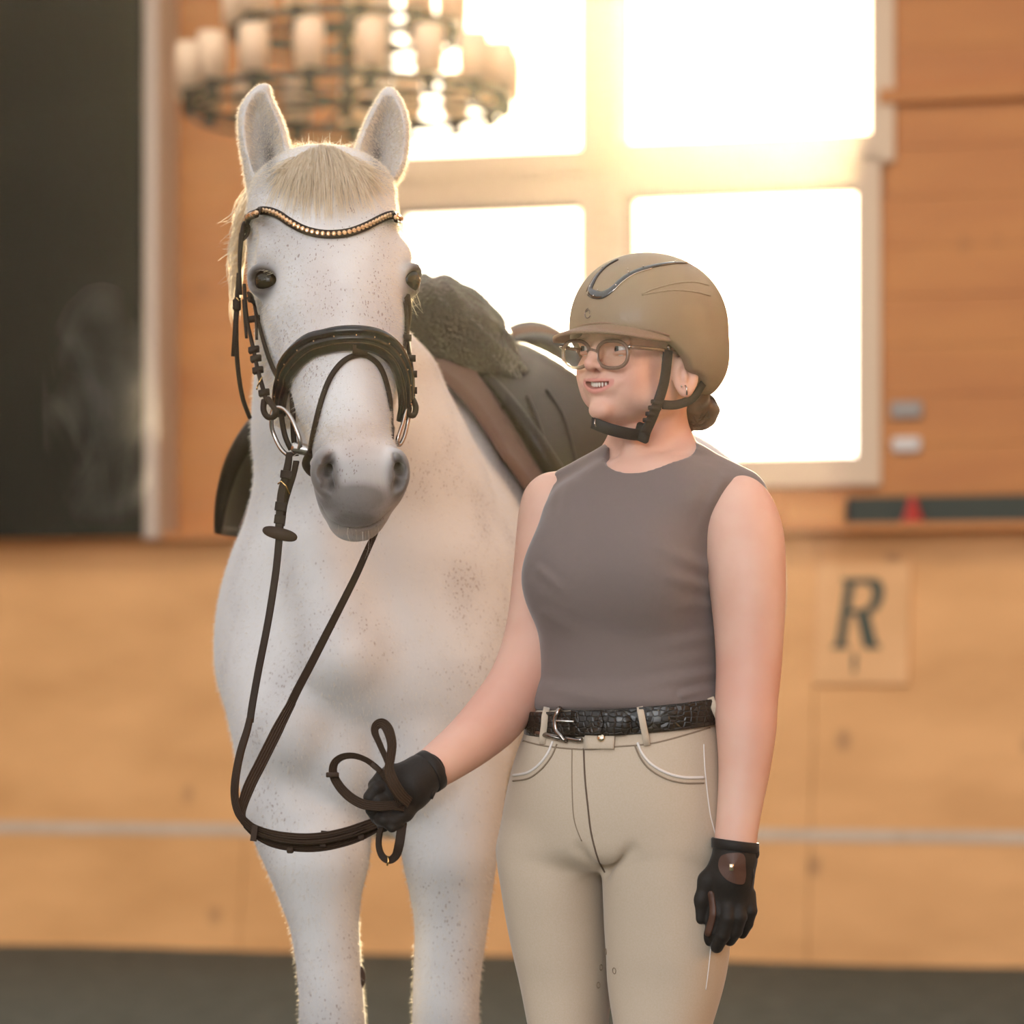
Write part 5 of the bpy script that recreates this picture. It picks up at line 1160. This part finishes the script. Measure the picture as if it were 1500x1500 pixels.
# ------------------------------------------------------------------ reins
reins = empty('reins', tuple(V(400,1000,4.83)), 'long brown web reins looping from the bit down to the gloved hand', 'reins')
def rstrap(pts, w, th, name, m, n0, seg=6, parent=reins, n1=None):
    D = smooth_pts(pts, seg); Pp = [V(*a) for a in D]; n1 = n1 or n0
    N_ = [tuple(np.array(n0)*(1-t)+np.array(n1)*t) for t in np.linspace(0, 1, len(Pp))]
    ww = np.interp(np.linspace(0, 1, len(Pp)), np.linspace(0, 1, len(w)), w) if hasattr(w, '__len__') else w
    return MB().strap(Pp, N_, ww, th, rib=4 if m is m_web and len(Pp) > 12 else 0).build(name, m, parent, smooth=False)
rstrap([(424,664,4.915),(422,680,4.905),(418,700,4.895),(413,722,4.885),(411,745,4.88),(409,776,4.875)], [.009,.011,.012,.013,.012], .006, 'billet', m_lea, (-.2,-1,0))
rstrap([(434,676,4.915),(430,695,4.905),(424,715,4.898),(417,740,4.89),(413,770,4.885)], [.009,.008,.008], .005, 'billet', m_lea, (-.2,-1,0))
for x, y, w in ((419,695,.014),(411,742,.016),(410,761,.016)): rstrap([(x-8,y-1,4.877),(x+8,y+1,4.877)], w*.8, .010, 'keeper', m_lea, (0,-1,0), 2)
MB().tube([V(407,709,4.872),V(412,705,4.870),V(419,712,4.870),V(424,724,4.872)], .0012, 6).build('buckle', m_brass, reins)
vs = MB(); M_ = Matrix.Rotation(math.radians(14), 4, 'Y'); M_.translation = V(410,782,4.866)
ov = [(.0255*math.copysign(abs(math.cos(a))**.75, math.cos(a)), .0088*math.copysign(abs(math.sin(a))**.9, math.sin(a))) for a in np.linspace(0, 2*math.pi, 28, endpoint=False)]
v_ = [M_ @ Vector((x*k, y, z*k)) for (k, y) in ((.93,-.003),(1,-.0015),(1,.0015),(.93,.003)) for x, z in ov]; f_ = [tuple(range(28)), tuple(range(111, 83, -1))]
for r in range(3):
    for i in range(28): j = (i+1) % 28; f_.append((r*28+i, (r+1)*28+i, (r+1)*28+j, r*28+j))
MB().add(v_, f_).build('rein_stop', m_web, reins)['label'] = 'oval brown rubber rein stop'
rstrap([(410,776,4.872),(405,830,4.862),(397,885,4.85),(389,930,4.84),(379,980,4.825),(370,1030,4.815),(366,1058,4.81)], .0105, .004, 'rein', m_lea, (-.15,-1,0))
rstrap([(366,1052,4.808),(362,1070,4.806),(352,1103,4.80),(345,1140,4.795),(344,1168,4.795),(350,1192,4.79),(364,1210,4.785)], [.010,.0125,.0125,.0120,.010], .005, 'rein', m_web, (-.7,-.7,0), n1=(-.3,-1,0))
rstrap([(557,762,4.94),(549,782,4.92),(538,806,4.90),(522,842,4.89),(500,886,4.875),(477,931,4.86),(455,974,4.85),(436,1010,4.84),(424,1035,4.835)], [.008,.010,.0115,.0125], .004, 'rein', m_lea, (.3,-1,0))
rstrap([(428,1028,4.833),(412,1058,4.828),(398,1086,4.82),(382,1118,4.81),(366,1150,4.80),(356,1178,4.795),(354,1196,4.79),(362,1209,4.785)], [.012,.0165,.0168,.0165,.012,.010], .005, 'rein', m_web, (.25,-1,0), n1=(-.2,-1,0))
rstrap([(356,1200,4.784),(372,1214,4.78),(400,1224,4.775),(435,1229,4.77),(470,1228,4.765),(505,1221,4.76),(535,1211,4.757),(556,1203,4.757)], [.010,.0140,.0165,.0168,.0165,.0160], .005, 'rein', m_web, (0,-1,.15))
rstrap([(360,1208,4.792),(378,1224,4.79),(405,1236,4.785),(440,1241,4.78),(472,1240,4.775),(505,1233,4.77),(530,1224,4.767),(552,1212,4.765)], [.010,.0130,.0135,.0130,.0120], .005, 'rein', m_web, (0,-1,-.15))
for a, b in (((374,1209),(371,1232)), ((475,1217),(473,1240))): rstrap([(a[0],a[1],4.770),(b[0],b[1],4.770)], .009, .009, 'rein_grip', m_web, (0,-1,0), 2)
for x, y, d in ((425,1246,4.775),(529,1227,4.762)): MB().box(V(x-5,y,d).x, V(x+5,y,d).x, d-.003, d+.006, V(x,y+4,d).z, V(x,y-5,d).z, .0015).build('rein_grip', m_web, reins)
for (a, b) in (((380,1217,4.7745),(536,1206,4.754)),((384,1224,4.772),(536,1213,4.754))):
    L2 = smooth_pts([a, (410,a[1]+9,4.769), (450,a[1]+11.5,4.763), (500,a[1]+4,4.757), b], 5); MB().tube([V(*c)-Vector((0,.0035,0)) for c in L2], .0007, 5).build('stitching', m_lea, reins)
rstrap([(592,1183,4.728),(575,1180,4.724),(555,1181,4.726),(532,1178,4.735),(512,1167,4.745),(496,1150,4.75),(488,1133,4.752),(490,1118,4.75),(501,1109,4.745),(517,1107,4.74),(534,1112,4.738),(550,1123,4.732),(564,1138,4.722),(576,1156,4.718),(588,1180,4.722)],
       [.012,.0135,.0140,.0135,.0125,.0110,.009,.008,.008,.009,.010], .004, 'rein_loop', m_web, (0,-1,.3), n1=(.3,-1,-.2))
rstrap([(576,1150,4.715),(568,1118,4.722),(557,1092,4.73),(549,1072,4.735),(552,1062,4.735),(561,1060,4.73),(569,1070,4.725),(574,1090,4.718),(572,1112,4.712),(570,1128,4.708),(577,1148,4.706),(588,1165,4.712),(600,1176,4.722)],
       [.007,.008,.009,.012,.014,.015,.013,.012,.0160,.0165,.016], .004, 'rein_loop', m_web, (-.5,-.9,0), n1=(.2,-1,.3))
for x, y, d, r in ((487,1135,4.748,0), (551,1125,4.728,.7)): M_ = Matrix.Rotation(r, 4, 'Y'); M_.translation = V(x, y, d); MB().box(-.009,.009,-.004,.004,-.0035,.0035,.001,M_).build('rein_grip', m_web, reins)
rstrap([(562,1206,4.75),(556,1222,4.752),(555,1240,4.752),(560,1254,4.75),(570,1260,4.748),(580,1253,4.745),(585,1236,4.742),(588,1216,4.745),(590,1205,4.75)], [.008,.0085,.009,.010,.011,.013,.013,.012], .005, 'rein_end', m_lea, (-.5,-.9,.1), n1=(.2,-1,0))
MB().tube([V(568,1254,4.742),V(569,1262,4.740),V(567,1268,4.740)], .0014, 6).build('buckle', m_brass, reins)
# ------------------------------------------------------------------ saddle pad and saddle
TS = np.array(trunk)
def onb(Y, th, off):
    c = Vector((np.interp(Y, TS[:,0], TS[:,1]), Y, 1.30)); d = Vector((math.sin(th), 0, math.cos(th))); h, nn, i_, di = HB.ray_cast(c+d*1.2, -d)
    if h is None: h = c+d*.35
    return np.array(h+d*off)
def sheet(name, fn, nu, nv, th, m, parent):
    G = np.array([[fn(i/(nu-1), j/(nv-1)) for j in range(nv)] for i in range(nu)]); N_ = np.cross(np.gradient(G, axis=0), np.gradient(G, axis=1)); N_ /= np.linalg.norm(N_, axis=2)[:,:,None]+1e-9
    A = (G).reshape(-1,3); B = (G+N_*th).reshape(-1,3); n_ = nu*nv; fs = []
    for i in range(nu-1):
        for j in range(nv-1): a = i*nv+j; fs += [(a, a+1, a+nv+1, a+nv), (a+n_, a+nv+n_, a+nv+1+n_, a+1+n_)]
    for i in range(nu-1):
        for j in (0, nv-1): a = i*nv+j; b = a+nv; fs.append((a, b, b+n_, a+n_) if j == 0 else (b, a, a+n_, b+n_))
    for j in range(nv-1):
        for i in (0, nu-1): a = i*nv+j; b = a+1; fs.append((b, a, a+n_, b+n_) if i == 0 else (a, b, b+n_, a+n_))
    return mesh_obj(name, np.vstack([A, B]), fs, m, parent)
m_pad = mat('brown_quilt', (.105, .052, .034), .85, sheen=.4, bump=(120, .15, .002)); m_saddle = mat('dark_saddle_leather', (.014, .009, .005), .40, spec=.3, bump=(60, .12, .002)); m_cantle = mat('brown_saddle_leather', (.11, .045, .022), .42, spec=.5, bump=(90, .1, .002))
m_wool = mat('black_fleece', (.016, .013, .010), .95, sheen=.6, bump=(160, 1.0, .008))
pad = empty('saddle_pad', (.0, 6.05, 1.6), 'brown quilted saddle pad with piped edge under the saddle', 'saddle pad')
def padf(u, v):
    th = (u*2-1)*math.radians(104 if u > .5 else 84); s_ = abs(u*2-1); yf = 5.72-.10*min(1, s_*2.2)+.04*s_**2; Y = yf+(6.50-yf)*v
    q = .0045*(abs(math.sin(u*math.pi*17))**.5 if v > .13 else 1.0)
    return onb(Y, th, .016+.030*math.exp(-(s_/.22)**2)*(1-v)+q+.02*s_**2*(1 if u < .5 else .3))
p_ = sheet('quilted_sheet', padf, 137, 30, .006, m_pad, pad)
for vv_ in (.005, .13): MB().tube([padf(u, vv_)+padf(u, vv_)*0 for u in np.linspace(0, 1, 90)], .0038 if vv_ < .1 else .0024, 6).build('piping', m_lea, pad)
for i in range(44): 
    u = .52+.40*i/44; MB().ball(padf(u, .13)+np.array((.002,-.004,0)), .0017, 6).build('crystal', m_amber, pad)
saddle = empty('saddle', (.03, 6.1, 1.7), 'dark leather saddle with brown cantle and black fleece at the front, on the horse', 'saddle')
# fleece roll over the withers
fl = Sculpt([(-.40,.006),(.12,.006)], [(5.68,.006),(6.30,.008)], [(1.30,.006),(1.84,.006)])
arcp = [(756,690,5.92,.040),(742,625,5.88,.050),(716,556,5.84,.060),(684,502,5.82,.068),(640,474,5.82,.074),(588,470,5.82,.070),(545,510,5.83,.060),(515,580,5.85,.05)]
fl.chain([P(*a[:3]) for a in arcp], [a[3] for a in arcp], k=.03); fl.chain([P(684,510,5.95)+np.array((0,0,.0)), P(640,482,5.95)], [.06,.065], k=.05)
v, q = fl.mesh(1); v = v + .003*np.stack([np.sin(v[:,2]*190+v[:,0]*130), 0*v[:,0], np.sin(v[:,0]*170+v[:,2]*90)], 1)
fle = mesh_obj('fleece', v, q, m_wool, saddle); m_woolh = mat('fleece_fibre', (.03, .022, .014), .8)
fuzz('fleece_fibre', v, q, 26000, 6.4, .004, .010, saddle, m_woolh, zmin=1.3, wmul=1.6)
# tree: pommel, seat, cantle
st = Sculpt([(-.30,.007),(.36,.007)], [(5.82,.008),(6.60,.009)], [(1.40,.006),(1.80,.006)])
st.chain([P(680,520,5.92), P(715,560,6.02), P(755,590,6.15), P(785,580,6.30)], [.085,.085,.10,.115], k=.06)
st.ell(P(778,560,6.36), (.098,.060,.115), k=.04); st.ell(P(760,520,6.14), (.08,.17,.035), k=.06, mode='cut')
st.ell(P(700,620,6.0), (.10,.10,.09), k=.05)
v, q = st.mesh(1); seat = mesh_obj('seat', v, q, m_saddle, saddle)
ct = Sculpt([(-.10,.005),(.22,.005)], [(6.15,.006),(6.52,.006)], [(1.52,.005),(1.80,.005)])
ct.ell(P(780,556,6.33), (.090,.052,.104), k=.02, p=2.3); ct.ell(P(780,548,6.26), (.068,.035,.070), k=.02, mode='cut')
v, q = ct.mesh(2); mesh_obj('cantle', v, q, m_cantle, saddle)['label'] = 'brown leather cantle'
# flaps with knee rolls
def flapf(sg):
    def f(u, v):
        th = sg*math.radians(17+(79 if sg > 0 else 68)*v); yf = 5.70+.06*(1-v)-.06*math.sin(math.pi*v)+.10*v*v; yb = 6.36-.10*v*v; r_ = .5-.5*math.cos(math.pi*v)
        Y = yf+(yb-yf)*u; return onb(Y, th, .045+.022*math.sin(math.pi*min(1, u*1.4))*(1-v*.4)+(.065 if sg < 0 else 0)*math.sin(min(1, v*1.3)*math.pi/2))
    return f
for sg in (1, -1):
    f = flapf(sg); fo = sheet('flap', f, 26, 34, .006*sg, m_saddle, saddle)
    MB().tube([f(.012, v) for v in np.linspace(.04, 1, 30)], [.014*math.sin(math.pi*(.12+.8*t))+.004 for t in np.linspace(0, 1, 30)], 10).build('knee_roll', m_saddle, fo)
    ed = [f(0, v) for v in np.linspace(1, 0, 24)]+[f(u, 0) for u in np.linspace(0, 1, 10)]
    MB().tube([f(u, 1) for u in np.linspace(0, 1, 20)], .0035, 6).build('edge_binding', m_saddle, fo)
# raised thigh block, its top edge catching the light
rb = [P(*a) for a in ((742,548,5.98),(762,533,6.02),(788,538,6.04),(812,556,6.05),(832,586,6.05),(847,622,6.04),(858,660,6.03),(868,700,6.02),(872,745,6.01))]
D = smooth_pts([tuple(a) for a in rb], 5); wv = np.linspace(0, 1, len(D))
def blk(u, v):
    i = v*(len(D)-1); a = D[int(i)]; b = D[min(int(i)+1, len(D)-1)]; p = a+(b-a)*(i-int(i)); inner = P(700+95*v, 590+190*v, 5.90+.03*v); w = math.sin(u*math.pi/2)
    q = p+(inner-p)*u; q[1] -= .050*math.sin(math.pi*u)*(1-.3*v); return q
sheet('flap_block', blk, 18, 40, -.012, m_saddle, saddle)
MB().tube(D, .0065, 8).build('edge_binding', m_saddle, saddle)
def mesh_bvh(os_):
    V_ = []; Q_ = []
    for o_ in os_: n_ = len(V_); V_ += [tuple(v.co) for v in o_.data.vertices]; Q_ += [tuple(i_+n_ for i_ in p.vertices) for p in o_.data.polygons]
    return BVHTree.FromPolygons(V_, Q_)
FB = mesh_bvh([o_ for o_ in saddle.children if o_.name.startswith('flap')])
for pts, r_ in ((((738,592),(752,622),(772,660),(796,700)), .0055), (((772,582),(786,616),(798,655),(808,700)), .0045), (((800,572),(822,606),(836,650),(846,700)), .0035)):
    q_ = [on(FB, x, y, .001)[0] for x, y in smooth_pts(pts, 5)]
    if max(q.y for q in q_) < 6.5: MB().tube(q_, r_, 8).build('seam_welt', m_saddle, saddle)
for a in (((838,548,6.2),(846,570,6.16),(858,600,6.12),(872,640,6.08),(884,690,6.05)),): MB().strap([V(*c) for c in a], [(.4,-1,.2)]*5, .028, .006).build('stirrup_leather', m_saddle, saddle)
for c in ((840,552,6.185),(851,578,6.13),(862,604,6.10)): MB().ball(V(*c), .013, 10, sc=(1.1,.6,.7)).build('stirrup_bar', m_saddle, saddle)
MB().strap([onb(6.0, t, .022) for t in np.linspace(math.radians(100), math.radians(262), 26)], [(math.sin(t), 0, math.cos(t)) for t in np.linspace(math.radians(100), math.radians(262), 26)], .09, .01).build('girth', m_lea, saddle)
# ------------------------------------------------------------------ haze volume added for the window glare, and steam
def vol_mat(name, dens, g, color=(1,1,1), noise=None):
    m = bpy.data.materials.new(name); m.use_nodes = True; nt = m.node_tree; nt.nodes.clear(); N = nt.nodes.new; L = nt.links.new
    o = N('ShaderNodeOutputMaterial'); v = N('ShaderNodeVolumeScatter'); v.inputs['Color'].default_value = (*color, 1); v.inputs['Density'].default_value = dens; v.inputs['Anisotropy'].default_value = g
    L(v.outputs[0], o.inputs['Volume'])
    if noise:
        tc = N('ShaderNodeTexCoord'); mp = N('ShaderNodeMapping'); L(tc.outputs['Object'], mp.inputs[0]); mp.inputs['Scale'].default_value = (1, 1, .55)
        nz = N('ShaderNodeTexNoise'); L(mp.outputs[0], nz.inputs['Vector']); nz.inputs['Scale'].default_value = noise; nz.inputs['Detail'].default_value = 4; nz.inputs['Distortion'].default_value = 1.2
        mr = N('ShaderNodeMapRange'); L(nz.outputs['Fac'], mr.inputs[0]); mr.inputs[1].default_value = .50; mr.inputs[2].default_value = .80; mr.inputs[4].default_value = dens
        L(mr.outputs[0], v.inputs['Density'])
    return m
hzb = MB().box(-7.4, 7.4, -16.0, -.05, .04, TOPZ-.06); hzb.v = [tuple(WM @ Vector(v)) for v in hzb.v]
hz = hzb.build('haze', vol_mat('haze', HAZE, .955, (1, .88, .70)), smooth=False)
hz['kind'] = 'stuff'; hz['label'] = 'thin golden haze added through the hall for the glare around the windows'; hz['category'] = 'haze'

ms = vol_mat('steam', 1.4, .6, (1, .94, .86), noise=9.0); ms2 = vol_mat('thin_steam', .28, .6, (1, .94, .86), noise=10.0)
for i, (px, py, Y, rx, ry, rz, lab) in enumerate(((690,500,5.55,.13,.10,.13,'wisps of pale steam rising in front of the black fleece'), (790,600,5.62,.12,.09,.11,'wisps of pale steam drifting over the dark saddle flap'), (150,600,5.3,.10,.13,.20,'wisps of pale steam in front of the tall dark panel'))):
    o = MB().ball(P(px, py, Y), 1.0, 20, sc=(rx, ry, rz)).build('steam', ms if i == 2 else ms2); tag(o, lab, 'steam', kind='stuff')
